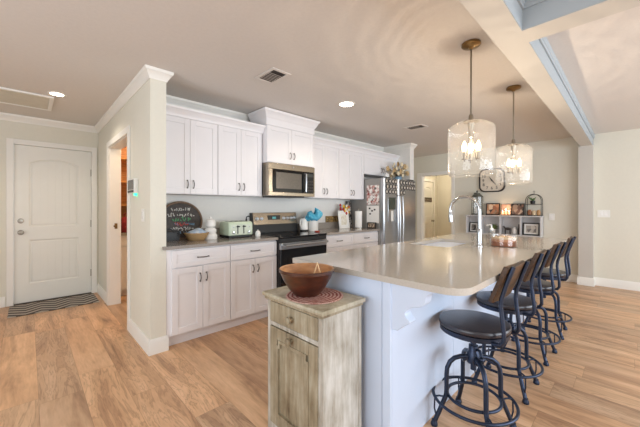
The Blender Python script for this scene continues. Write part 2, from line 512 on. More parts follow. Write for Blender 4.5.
# casings: front door, pantry opening, dining doorway, corridor door
def casing_y(mb, x0, x1, y, zt, wd=0.065, t=0.018, wl=None):
    """on a wall of constant y facing -y"""
    wl = wl or wd
    mb.box(x0-wl, x0, y-t, y, 0, zt+wd); mb.box(x1, x1+wd, y-t, y, 0, zt+wd); mb.box(x0, x1, y-t, y, zt, zt+wd)
def casing_x(mb, y0, y1, x, zt, w0=0.065, w1=0.065, wt=0.065, t=0.018):
    mb.box(x-t, x, y0-w0, y0, 0, zt+wt); mb.box(x-t, x, y1, y1+w1, 0, zt+wt); mb.box(x-t, x, y0, y1, zt, zt+wt)
w = MB(); casing_y(w, -0.135, 0.665, 5.5, 2.07)
w.box(-0.15, -0.135, 5.5, 5.6, 0, 2.085).box(0.665, 0.68, 5.5, 5.6, 0, 2.085).box(-0.135, 0.665, 5.5, 5.6, 2.07, 2.085)
structure(w.build('trim_5', M['trim'], bevel=0.003))
w = MB(); casing_x(w, 3.60, 4.65, 0.745, 2.02, 0.07, 0.075, 0.07)
w.box(0.745, 0.872, 4.64, 4.65, 0, 2.02).box(0.745, 0.872, 3.60, 3.61, 0, 2.02).box(0.745, 0.872, 3.60, 4.65, 2.01, 2.02)
pc = structure(w.build('trim_6', M['trim'], bevel=0.003))
MB().box(0.80, 0.83, 4.632, 4.642, 0.98, 1.05).ball((0.80, 4.630, 1.015), 0.013).build('latch_plate', M['brass'], pc)
w = MB(); casing_x(w, 2.70, 3.39, 6.58, 1.985, 0.06, 0.11, 0.065)
w.box(6.58, 6.7, 2.70, 2.71, 0, 1.985).box(6.58, 6.7, 3.38, 3.39, 0, 1.985).box(6.58, 6.7, 2.7, 3.39, 1.975, 1.985)
structure(w.build('trim_7', M['trim'], bevel=0.003))
w = MB(); casing_y(w, 7.80, 8.46, 4.0, 1.985, 0.07)
structure(w.build('trim_8', M['trim'], bevel=0.003))

# front door with arched plank panels
def arch(x0, x1, z0, z1, rise, n=14):
    p = [(x0, z0), (x1, z0), (x1, z1-rise)]
    for i in range(1, n):
        t = i/n; p.append((x1+(x0-x1)*t, z1-rise+rise*math.sin(PI*t)))
    p.append((x0, z1-rise))
    return p
def ring(mb, outer, inner, y0, y1, mat=0):
    n = len(outer)
    vs = [(p[0], y0, p[1]) for p in outer]+[(p[0], y1, p[1]) for p in inner]
    mb.add(vs, [(i, (i+1) % n, n+(i+1) % n, n+i) for i in range(n)], mat)
def inset(poly, d):
    cx = (min(p[0] for p in poly)+max(p[0] for p in poly))/2; cz = (min(p[1] for p in poly)+max(p[1] for p in poly))/2
    wx = (max(p[0] for p in poly)-min(p[0] for p in poly))/2; wz = (max(p[1] for p in poly)-min(p[1] for p in poly))/2
    return [(cx+(p[0]-cx)*(wx-d)/wx, cz+(p[1]-cz)*(wz-d)/wz) for p in poly]
def panel_door(name, x0, x1, yf, zt, th=0.04):
    """slab with two recessed plank panels, the upper one arched; the face is cut as strips round the recesses"""
    o = structure(bpy.data.objects.new(name, None)); COL.objects.link(o); o.location = (x0, yf, 0); ORG[o.name] = (x0, yf, 0)
    mb = MB()
    s = 0.135*(x1-x0)/0.78
    a, b = x0+s, x1-s
    p1 = arch(a, b, 1.0, zt-0.15, 0.06); p2 = [(a, 0.25), (b, 0.25), (b, 0.83), (a, 0.83)]
    z0 = 0.012
    mb.box(x0, a, yf, yf+th, z0, zt).box(b, x1, yf, yf+th, z0, zt)
    mb.box(a, b, yf, yf+th, z0, 0.25).box(a, b, yf, yf+th, 0.83, 1.0)
    mb.prism([(b, zt), (a, zt)] + p1[:1:-1], 'y', yf, yf+th)
    slab = mb.build('door_slab', M['door'], o)
    for p, nm in ((p1, 'upper_panel'), (p2, 'lower_panel')):
        q = MB()
        ring(q, p, inset(p, 0.018), yf, yf+0.010)
        ring(q, inset(p, 0.018), inset(p, 0.035), yf+0.010, yf+0.004)
        ip = inset(p, 0.035)
        # grooved planks
        xa, xb = ip[0][0], ip[1][0]; zc = min(t[1] for t in ip); k = 6
        top = lambda x: max(zc, (max(t[1] for t in ip)) - (0 if len(p) == 4 else 0.055*(abs(2*(x-xa)/(xb-xa)-1))**2))
        for i in range(k):
            u0 = xa+(xb-xa)*i/k+0.003; u1 = xa+(xb-xa)*(i+1)/k-0.003
            q.prism([(u0, zc), (u1, zc), (u1, top(u1)), ((u0+u1)/2, top((u0+u1)/2)), (u0, top(u0))], 'y', yf+0.004, yf+0.012)
        q.box(xa-0.05, xb+0.05, yf+0.011, yf+0.02, zc-0.05, max(t[1] for t in p))
        q.build(nm, M['door'], o)
    return o
d1 = panel_door('door_1', -0.132, 0.662, 5.52, 2.065)
def rose_knob(parent, x, y, z, name, big=True):
    mb = MB().lathe([(0.0001, 0), (0.032, 0), (0.032, -0.008), (0.012, -0.012)], (x, y, z), 20, axis='y')
    if big: mb.lathe([(0.011, -0.01), (0.011, -0.035), (0.024, -0.04), (0.029, -0.052), (0.024, -0.066), (0.0001, -0.07)], (x, y, z), 20, axis='y')
    else: mb.lathe([(0.024, -0.008), (0.024, -0.018), (0.0001, -0.02)], (x, y, z), 20, axis='y').box(x-0.004, x+0.004, y-0.034, y-0.018, z-0.014, z+0.014)
    return mb.build(name, M['nickel'], parent)
rose_knob(d1, -0.07, 5.52, 0.93, 'door_knob')
rose_knob(d1, -0.07, 5.52, 1.08, 'deadbolt', False)
for z in (0.3, 1.02, 1.76):
    MB().cyl((0.664, 5.512, z-0.05), (0.664, 5.512, z+0.05), 0.008).box(0.66, 0.668, 5.505, 5.52, z-0.05, z+0.05).build('hinge', M['nickel'], d1)
MB().box(-0.135, 0.665, 5.485, 5.6, 0, 0.012).build('threshold', mat('threshold_bronze', (70, 62, 54), 0.4, 0.6), d1)
d2 = panel_door('door_2', 7.805, 8.455, 4.01, 1.98)
rose_knob(d2, 8.39, 4.01, 0.87, 'door_knob')

# ================================================================== KITCHEN CABINETS
FY = 2.83                            # face of the base doors
def shaker(mb, x0, x1, z0, z1, y, t=0.02, r=0.055):
    mb.box(x0, x0+r, y, y+t, z0, z1).box(x1-r, x1, y, y+t, z0, z1)
    mb.box(x0+r, x1-r, y, y+t, z0, z0+r).box(x0+r, x1-r, y, y+t, z1-r, z1)
    mb.box(x0+r, x1-r, y+0.007, y+t, z0+r, z1-r)
def pull(parent, x, y, z, vertical=True, L=0.085):
    h = L/2; mb = MB()
    pts = []
    for i in range(9):
        t = i/8; d = 0.012+0.018*math.sin(PI*t)
        q = -h+L*t
        pts.append((x, y-d, z+q) if vertical else (x+q, y-d, z))
    mb.tube(pts, [0.0035+0.0015*math.sin(PI*i/8) for i in range(9)], 8)
    for q in (-h+0.006, h-0.006):
        a = (x, y+0.001, z+q) if vertical else (x+q, y+0.001, z)
        b = (x, y-0.018, z+q) if vertical else (x+q, y-0.018, z)
        mb.cyl(a, b, 0.0055, 8)
    return mb.build('handle', M['pull'], parent)
def door(parent, x0, x1, z0, z1, y, hx=None, hz=None):
    mb = MB(); shaker(mb, x0, x1, z0, z1, y)
    o = mb.build('door', M['cab'], parent, bevel=0.0015, seg=1)
    if hx is not None: pull(o, hx, y, hz)
    return o
def base_unit(x0, x1, label, xl=None):
    t = thing('base_cabinet', ((x0+x1)/2, 3.13, 0), label, 'cabinet', 'white base cabinets')
    xl = xl if xl is not None else x0
    mb = MB().box(x0, x1, FY+0.021, 3.41, 0.105, 0.884).box(x0, x1, FY+0.08, 3.41, 0, 0.105)
    mb.build('body', M['cab'], t)
    g = 0.0025; mid = (xl+x1)/2
    w = MB(); shaker(w, xl+g, x1-g, 0.715, 0.868, FY, 0.02, 0.042)
    dr = w.build('drawer', M['cab'], t, bevel=0.0015, seg=1)
    pull(dr, mid, FY, 0.79, False, 0.115)
    door(t, xl+g, mid-g/2, 0.115, 0.705, FY, mid-0.03, 0.60)
    door(t, mid+g/2, x1-g, 0.115, 0.705, FY, mid+0.03, 0.60)
    return t
base_unit(0.874, 1.474, 'white base cabinet under the grey counter, next to the partition wall', 0.912)
base_unit(1.476, 2.050, 'white base cabinet under the grey counter, just left of the oven range')
base_unit(2.806, 3.430, 'white base cabinet just right of the oven range, mostly behind the island')
base_unit(3.432, 4.045, 'white base cabinet beside the refrigerator, mostly behind the island')

def upper_unit(x0, x1, z0, z1, yf, label, ndoor=2, xl=None, hz=0.10, yb=3.44, xr=None):
    t = thing('wall_cabinet', ((x0+x1)/2, yb, z0), label, 'cabinet', 'white wall cabinets')
    xl = xl if xl is not None else x0
    xr = xr if xr is not None else x1
    MB().box(x0, x1, yf+0.021, yb, z0, z1).build('body', M['cab'], t)
    g = 0.0025; mid = (xl+xr)/2
    door(t, xl+g, mid-g/2, z0+0.006, z1-0.006, yf, mid-0.03, z0+hz)
    door(t, mid+g/2, xr-g, z0+0.006, z1-0.006, yf, mid+0.03, z0+hz)
    return t
UY = 3.11
upper_unit(0.874, 1.474, 1.39, 2.155, UY, 'white two-door wall cabinet against the partition wall above the round sign', xl=0.885)
upper_unit(1.476, 2.048, 1.39, 2.155, UY, 'white two-door wall cabinet above the mint toaster, left of the microwave', xr=2.03)
upper_unit(2.052, 2.808, 1.80, 2.255, 3.03, 'white tall-topped wall cabinet directly above the microwave', hz=0.11)
upper_unit(2.812, 3.415, 1.39, 2.155, UY, 'white two-door wall cabinet just right of the microwave')
upper_unit(3.417, 4.035, 1.39, 2.155, UY, 'white two-door wall cabinet next to the refrigerator, above the white picture frame')
upper_unit(4.037, 5.079, 1.82, 2.155, UY, 'short white wall cabinet above the refrigerator', hz=0.09)
ucr = [(0, 2.15), (0.012, 2.15), (0.014, 2.17), (0.022, 2.185), (0.045, 2.215), (0.058, 2.222), (0.062, 2.238), (-0.02, 2.238), (-0.02, 2.15)]
structure(MB().sweep([(2.05, UY+0.005), (0.874, UY+0.005)], ucr).build('trim_9', M['cab']))
structure(MB().sweep([(5.079, UY+0.005), (2.81, UY+0.005)], ucr).build('trim_10', M['cab']))
tcr = [(0, 2.25), (0.012, 2.25), (0.012, 2.325), (0.018, 2.335), (0.030, 2.35), (0.052, 2.40), (0.064, 2.408), (0.069, 2.43), (-0.02, 2.43), (-0.02, 2.25)]
structure(MB().sweep([(2.809, 3.36), (2.809, 3.035), (2.051, 3.035), (2.051, 3.36)], tcr).build('trim_11', M['cab']))

# counters with low upstands
def counter(x0, x1, label, lap=0):
    t = thing('countertop', ((x0+x1)/2, 3.12, 0.884), label, 'countertop', 'grey kitchen counters')
    w = MB().box(x0, x1, 2.80, 3.44, 0.8845, 0.914) if not lap else MB().prism([(x0-lap, 2.80), (x1, 2.80), (x1, 3.44), (x0, 3.44), (x0, 2.843), (x0-lap, 2.843)], 'z', 0.8845, 0.914)
    w.build('slab', M['counter'], t, bevel=0.003)
    MB().box(x0, x1, 3.42, 3.4395, 0.9145, 1.015).build('upstand', M['counter'], t, bevel=0.002)
counter(0.874, 2.052, 'grey stone counter left of the oven range, with a toaster on it', 0.036)
counter(2.804, 4.046, 'grey stone counter between the oven range and the refrigerator')

# ------------------------------------------------------------------ microwave
t = thing('microwave', (2.43, 3.23, 1.395), 'stainless over-the-range microwave below the wall cabinet', 'microwave')
yf = 3.0
MB().box(2.056, 2.804, 3.02, 3.44, 1.40, 1.798).build('body', M['steelw'], t, bevel=0.003)
MB().box(2.056, 2.804, yf, 3.02, 1.725, 1.797).build('top_grille', M['steelw'], t, bevel=0.003)
MB().lathe([(0.0001, 0), (0.013, 0), (0.013, -0.003), (0.0001, -0.003)], (2.43, yf, 1.765), 16, axis='y').build('badge', M['chrome'], t)
w = MB().box(2.056, 2.64, yf, 3.02, 1.66, 1.722).box(2.056, 2.64, yf, 3.02, 1.44, 1.475).box(2.056, 2.125, yf, 3.02, 1.475, 1.66).box(2.605, 2.64, yf, 3.02, 1.475, 1.66)
dr = MB().box(2.056, 2.11, yf, 3.02, 1.445, 1.722).box(2.11, 2.655, yf, 3.02, 1.69, 1.722, 1).box(2.11, 2.655, yf, 3.02, 1.445, 1.49, 1).box(2.11, 2.165, yf, 3.02, 1.49, 1.69, 1).box(2.575, 2.655, yf, 3.02, 1.49, 1.69, 1).build('door', [M['steelw'], M['black']], t, bevel=0.002)
MB().box(2.165, 2.575, yf+0.006, 3.02, 1.49, 1.69).build('window', mat('microwave_mesh', (104, 98, 90), 0.3, 0.4, var=0.1, scale=60), dr)
MB().tube([(2.62, yf, 1.70), (2.62, yf-0.035, 1.695), (2.62, yf-0.04, 1.58), (2.62, yf-0.035, 1.46), (2.62, yf, 1.455)], 0.011, 10).build('handle', M['steel'], dr)
cp = MB().box(2.658, 2.785, yf, 3.02, 1.445, 1.722).build('control_panel', M['black'], t, bevel=0.002)
for i in range(4):
    for j in range(3):
        MB().box(2.672+j*0.036, 2.698+j*0.036, yf-0.002, yf, 1.47+i*0.04, 1.492+i*0.04).build('button', M['gap'], cp)
MB().box(2.672, 2.77, yf-0.002, yf, 1.66, 1.70).build('display', mat('display_grey', (60, 64, 62), 0.2), cp)
MB().box(2.787, 2.804, yf, 3.02, 1.445, 1.722).build('side_strip', M['steelw'], t)
MB().box(2.056, 2.804, yf, 3.02, 1.40, 1.442).build('bottom_strip', M['steelw'], t, bevel=0.003)
MB().box(2.2, 2.66, 3.05, 3.35, 1.385, 1.40).build('underside_vent', M['blackm'], t)

# ------------------------------------------------------------------ oven range
t = thing('oven_range', (2.43, 3.1, 0), 'stainless and black electric oven range between the counters', 'stove')
MB().box(2.056, 2.801, 2.80, 3.438, 0.03, 0.895).build('body', M['blackm'], t)
MB().box(2.054, 2.803, 2.765, 3.40, 0.896, 0.918).build('cooktop', M['black'], t, bevel=0.004)
for bx, by, br in ((2.25, 2.95, 0.10), (2.62, 2.95, 0.085), (2.25, 3.22, 0.075), (2.62, 3.22, 0.10)):
    MB().lathe([(br-0.004, 0.9185), (br, 0.9188), (br+0.004, 0.9185)], (bx, by, 0), 40).build('burner_ring', M['gap'], t)
bg = MB().prism([(3.36, 0.919), (3.436, 0.919), (3.436, 1.185), (3.40, 1.185), (3.37, 1.03)], 'x', 2.056, 2.801).build('backguard', M['blackm'], t, bevel=0.003)
# sloped stainless fascia on the backguard
def on_slope(z): return 3.37+(z-1.03)/0.155*0.03
MB().prism([(on_slope(1.03)-0.008, 1.03), (on_slope(1.03), 1.03), (on_slope(1.183), 1.183), (on_slope(1.183)-0.008, 1.183)], 'x', 2.075, 2.79).build('control_fascia', M['steelw'], t, bevel=0.002)
ys = on_slope(1.11)-0.008
MB().box(2.30, 2.50, ys-0.004, ys+0.006, 1.075, 1.15).build('display', M['black'], t)
MB().box(2.37, 2.43, ys-0.0055, ys-0.003, 1.10, 1.13).build('clock_digits', mat('clock_glow', (90, 150, 150), 0.4, emit=(90, 170, 170), es=0.3), t)
for kx in (2.13, 2.20, 2.56, 2.625, 2.69, 2.75):
    MB().lathe([(0.024, 0.004), (0.024, -0.006), (0.019, -0.008), (0.017, -0.026), (0.0001, -0.028)], (kx, ys, 1.108), 20, axis='y').box(kx-0.003, kx+0.003, ys-0.034, ys-0.02, 1.09, 1.126).build('knob', M['steel'], t)
MB().box(2.056, 2.801, 2.775, 2.80, 0.845, 0.894).build('vent_strip', M['blackm'], t)
od = MB().box(2.06, 2.797, 2.765, 2.80, 0.20, 0.77, 1).box(2.06, 2.797, 2.762, 2.80, 0.772, 0.843, 0).build('oven_door', [M['steel'], M['black']], t, bevel=0.003)
MB().tube([(2.09, 2.765, 0.82), (2.09, 2.715, 0.82), (2.767, 2.715, 0.82), (2.767, 2.765, 0.82)], 0.014, 12).build('handle', M['steel'], od)
MB().box(2.16, 2.70, 2.763, 2.77, 0.33, 0.68).build('window', mat('oven_window', (30, 28, 28), 0.06, var=0.1), od)
MB().box(2.06, 2.797, 2.77, 2.80, 0.05, 0.19).build('storage_drawer', M['steel'], t, bevel=0.003)

# ------------------------------------------------------------------ refrigerator
t = thing('refrigerator', (4.56, 3.1, 0), 'stainless side-by-side refrigerator with magnets at the end of the counter', 'refrigerator')
MB().box(4.05, 5.07, 2.80, 3.43, 0.02, 1.725).build('body', M['fridge_side'], t, bevel=0.004)
for x0, x1 in ((4.052, 4.466), (4.472, 5.068)):
    dd = MB().prism([(x0, 2.795), (x0, 2.74), (x0+0.02, 2.722), ((x0+x1)/2, 2.712), (x1-0.02, 2.722), (x1, 2.74), (x1, 2.795)], 'z', 0.03, 1.73).build('door', M['steel'], t, bevel=0.003)
    hx = 4.425 if x0 < 4.2 else 4.52
    MB().tube([(hx, 2.72, 1.46), (hx, 2.672, 1.44), (hx, 2.655, 1.1), (hx, 2.655, 0.95), (hx, 2.672, 0.62), (hx, 2.72, 0.59)], 0.011, 10).build('handle', M['steel'], dd)
    if x0 < 4.2:
        dp = MB().box(4.15, 4.36, 2.707, 2.73, 1.02, 1.42).build('dispenser', M['steel'], dd, bevel=0.003)
        MB().box(4.155, 4.355, 2.702, 2.72, 1.22, 1.415).build('dispenser_panel', mat('dispenser_glass', (58, 66, 58), 0.2), dd, bevel=0.003)
        MB().box(4.225, 4.285, 2.700, 2.72, 1.03, 1.20).build('dispenser_chute', M['whitep'], dd, bevel=0.003)
MB().box(4.06, 5.06, 2.76, 2.80, 0.0, 0.03).build('kick_plate', M['blackm'], t)
MB().box(4.10, 4.25, 2.745, 2.80, 1.731, 1.75).box(4.87, 5.02, 2.745, 2.80, 1.731, 1.75).build('hinge_cover', M['blackm'], t)
mdark = mat('magnet_dark', (48, 42, 40), 0.5, var=0.2, scale=30); mlite = mat('magnet_light', (190, 182, 172), 0.5)
mk = MB().lathe([(0.0001, 0), (0.040, 0), (0.040, -0.005), (0.028, -0.006), (0.026, -0.005)], (0, 0, 0), 8, 0, 'y').lathe([(0.026, -0.005), (0.0001, -0.0055)], (0, 0, 0), 8, 1, 'y').build('magnet', [mdark, mlite], origin=(0, 0, 0))
first = True
for r, z in enumerate((1.68, 1.595, 1.51)):
    for c in range(11):
        x = 4.115+c*0.087+(0.02 if r % 2 else 0)
        if r == 2 and c > 6: continue
        if abs(x-4.469) < 0.044: continue
        x0, x1 = (4.052, 4.466) if x < 4.469 else (4.472, 5.068)
        if x > x1-0.045 or x < x0+0.045: continue
        o = mk if first else mk.copy()
        if not first: COL.objects.link(o)
        first = False
        # the door bows slightly
        m_ = (x0+x1)/2; hw = (x1-x0)/2-0.02
        o.location = (x, 2.712+0.010*min(1, abs(x-m_)/hw)-0.001, z)
        tag(o, 'dark oval picture magnet in rows across the top of the refrigerator doors', 'magnet', 'magnets on the refrigerator doors')

# ================================================================== ISLAND
t = thing('kitchen_island', (2.7, 1.2, 0), 'long white panelled island with a grey quartz top and overhang for stools', 'kitchen island')
IX0, IX1, IY0, IY1 = 1.288, 4.10, 0.83, 1.555
MB().box(IX0+0.012, IX1, IY0+0.012, IY1, 0, 0.8825).build('body', M['island'], t)
w = MB().box(IX0, IX0+0.0115, IY0+0.05, IY1, 0.0, 0.8825)
w.build('end_panel', M['island'], t, bevel=0.002)
MB().box(IX0-0.004, IX0+0.011, IY0-0.004, IY0+0.046, 0, 0.8825).box(IX0+0.011, IX0+0.06, IY0-0.004, IY0+0.011, 0, 0.8825).build('corner_board', M['island'], t, bevel=0.003)
w = MB()
x = IX0+0.062
for k in range(4):
    x2 = min(IX1, x+0.70)
    w.box(x, x2-0.004, IY0, IY0+0.0115, 0.0, 0.8825)
    x = x2
w.build('side_panel', M['island'], t, bevel=0.002)
# worktop: rounded outline with the sink cut out of it
def rrect(x0, x1, y0, y1, rs, n=8):
    """ccw outline; rs = radii at (x0,y0) (x1,y0) (x1,y1) (x0,y1)"""
    P = []
    for (cx, cy, r, a) in ((x0+rs[0], y0+rs[0], rs[0], PI), (x1-rs[1], y0+rs[1], rs[1], 1.5*PI), (x1-rs[2], y1-rs[2], rs[2], 0), (x0+rs[3], y1-rs[3], rs[3], 0.5*PI)):
        for i in range(n+1):
            q = a+0.5*PI*i/n; P.append((cx+r*math.cos(q), cy+r*math.sin(q)))
    return P
SX0, SX1, SY0, SY1 = 2.57, 3.26, 1.09, 1.455
TX0, TX1, TY0, TY1 = 1.275, 4.18, 0.472, 1.595
out = rrect(TX0, TX1, TY0, TY1, (0.10, 0.10, 0.03, 0.02)); n = len(out)
hole = rrect(SX0, SX1, SY0, SY1, (0.05,)*4)
xm = (SX0+SX1)/2
# left half: outer corners 0 and 3, right half: corners 1 and 2
cutA = [p for p in out if p[0] < xm]; k = next(i for i in range(len(out)) if out[i][0] > xm)
A = out[k:]+out[:k]                     # starts on the right part
right = [p for p in A if p[0] > xm]; left = [p for p in A if p[0] < xm]
hr = [p for p in hole if p[0] > xm]; hl = [p for p in hole if p[0] < xm]
hi_ = hole.index(hr[0]); hol = hole[hi_:]+hole[:hi_]
hr = [p for p in hol if p[0] > xm]; hl = [p for p in hol if p[0] < xm]
polyR = right+[(xm, TY1), (xm, SY1)]+hr[::-1]+[(xm, SY0), (xm, TY0)]
polyL = left+[(xm, TY0), (xm, SY0)]+hl[::-1]+[(xm, SY1), (xm, TY1)]
def half(mb, poly):
    sd = []
    for i in range(len(poly)):
        a, b = poly[i], poly[(i+1) % len(poly)]
        sd.append(not (abs(a[0]-xm) < 1e-6 and abs(b[0]-xm) < 1e-6))
    mb.prism(poly, 'z', 0.8835, 0.914, 0, sd)
w = MB(); half(w, polyR); half(w, polyL)
top = w.build('worktop', M['quartz'], t, sharp=30)
# undermount sink
w = MB()
rim = rrect(SX0-0.004, SX1+0.004, SY0-0.004, SY1+0.004, (0.05,)*4); bot = rrect(SX0+0.02, SX1-0.02, SY0+0.02, SY1-0.02, (0.05,)*4)
m = len(rim)
vs = [(p[0], p[1], 0.8825) for p in rim]+[(p[0], p[1], 0.72) for p in bot]
w.add(vs, [(i, (i+1) % m, m+(i+1) % m, m+i) for i in range(m)]+[tuple(range(m, 2*m))])
sk = w.build('sink_basin', mat('sink_steel', (120, 118, 114), 0.38, 1.0), t, sharp=60)
MB().lathe([(0.0001, 0.7215), (0.03, 0.7215), (0.042, 0.724), (0.045, 0.721)], (xm, 1.29, 0), 24).build('drain', M['chrome'], sk)
# corbels under the overhang
def corbel(x0, x1):
    pts = [(IY0, 0.655), (IY0, 0.8825), (0.618, 0.8825), (0.618, 0.868), (0.632, 0.862), (0.642, 0.853), (0.646, 0.838), (0.648, 0.822), (0.656, 0.808), (0.672, 0.798), (0.700, 0.790), (0.728, 0.778), (0.746, 0.762), (0.752, 0.746), (0.745, 0.732), (0.730, 0.722), (0.724, 0.711), (0.732, 0.702), (0.762, 0.682), (0.79, 0.655)]
    def arc(cy, cz, r, a0, a1, n=8):
        return [(cy+r*math.cos(math.radians(a0+(a1-a0)*i/n)), cz+r*math.sin(math.radians(a0+(a1-a0)*i/n))) for i in range(n+1)]
    MB().prism(pts, 'x', x0, x1).build('corbel', M['island'], t, bevel=0.003)
corbel(1.29, 1.35); corbel(2.62, 2.68); corbel(4.02, 4.08)

# faucet, soap bottle, candle
t = thing('faucet', (2.85, 0.975, 0.914), 'chrome gooseneck pull-down faucet beside the island sink', 'faucet')
fx, fy = 2.85, 0.928
MB().lathe([(0.0001, 0.9145), (0.027, 0.9145), (0.027, 0.922), (0.019, 0.93), (0.018, 1.06), (0.015, 1.07), (0.0001, 1.07)], (fx, fy, 0), 24).build('base', M['chrome'], t)
pts = [(fx, fy, 1.06), (fx, fy, 1.15), (fx, fy, 1.225)]
R_ = 0.128
for i in range(1, 13):
    a = PI-PI*i/12*1.03
    pts.append((fx, fy+R_+R_*math.cos(a), 1.225+R_*math.sin(a)))
MB().tube(pts, 0.0135, 14).build('spout', M['chrome'], t)
MB().tube([pts[-1], (fx, pts[-1][1]-0.002, 1.19), (fx, pts[-1][1]-0.004, 1.16), (fx, pts[-1][1]-0.005, 1.12)], [0.0145, 0.017, 0.0185, 0.016], 16).build('spray_head', M['chrome'], t)
MB().cyl((fx, fy, 1.03), (fx+0.03, fy+0.02, 1.035), 0.012, 12).tube([(fx+0.03, fy+0.02, 1.035), (fx+0.055, fy+0.035, 1.045), (fx+0.09, fy+0.055, 1.06)], [0.009, 0.007, 0.006], 10).build('lever', M['chrome'], t)

t = thing('soap_dispenser', (3.03, 0.885, 0.914), 'clear pump soap dispenser beside the candle jar on the island', 'soap dispenser')
MB().lathe([(0.0001, 0.9145), (0.03, 0.9145), (0.032, 0.93), (0.032, 1.01), (0.025, 1.03), (0.013, 1.04), (0.013, 1.05), (0.0001, 1.05)], (3.03, 0.885, 0), 20).build('bottle', glass('soap_bottle', (0.86, 0.88, 0.88), 0.1, 0.9), t)
MB().lathe([(0.0001, 1.05), (0.015, 1.05), (0.015, 1.068), (0.006, 1.07), (0.006, 1.095), (0.0001, 1.095)], (3.03, 0.885, 0), 14).tube([(3.03, 0.885, 1.095), (3.03, 0.905, 1.097), (3.03, 0.925, 1.09)], [0.008, 0.006, 0.005], 8).build('pump', M['white'], t)

t = thing('candle_jar', (3.05, 0.79, 0.914), 'large three-toned amber candle in a glass jar on the island', 'candle')
cx, cy = 3.04, 0.79
MB().lathe([(0.0001, 0.9145), (0.10, 0.9145), (0.108, 0.922), (0.108, 1.005), (0.104, 1.018), (0.101, 1.005), (0.101, 0.925)], (cx, cy, 0), 40).build('jar', M['glass'], t)
MB().lathe([(0.0001, 0.918), (0.099, 0.918), (0.099, 0.955)], (cx, cy, 0), 36).lathe([(0.099, 0.955), (0.099, 0.978)], (cx, cy, 0), 36, 1).lathe([(0.099, 0.978), (0.099, 0.992), (0.0001, 0.990)], (cx, cy, 0), 36, 2).build('wax', [mat('wax_amber', (146, 84, 50), 0.5), mat('wax_peach', (186, 130, 92), 0.5), mat('wax_cream', (206, 180, 148), 0.5)], t)
for a in range(3):
    MB().cyl((cx+0.045*math.cos(2.1*a), cy+0.045*math.sin(2.1*a), 0.99), (cx+0.045*math.cos(2.1*a), cy+0.045*math.sin(2.1*a), 1.004), 0.0015, 6).build('wick', M['blackm'], t)

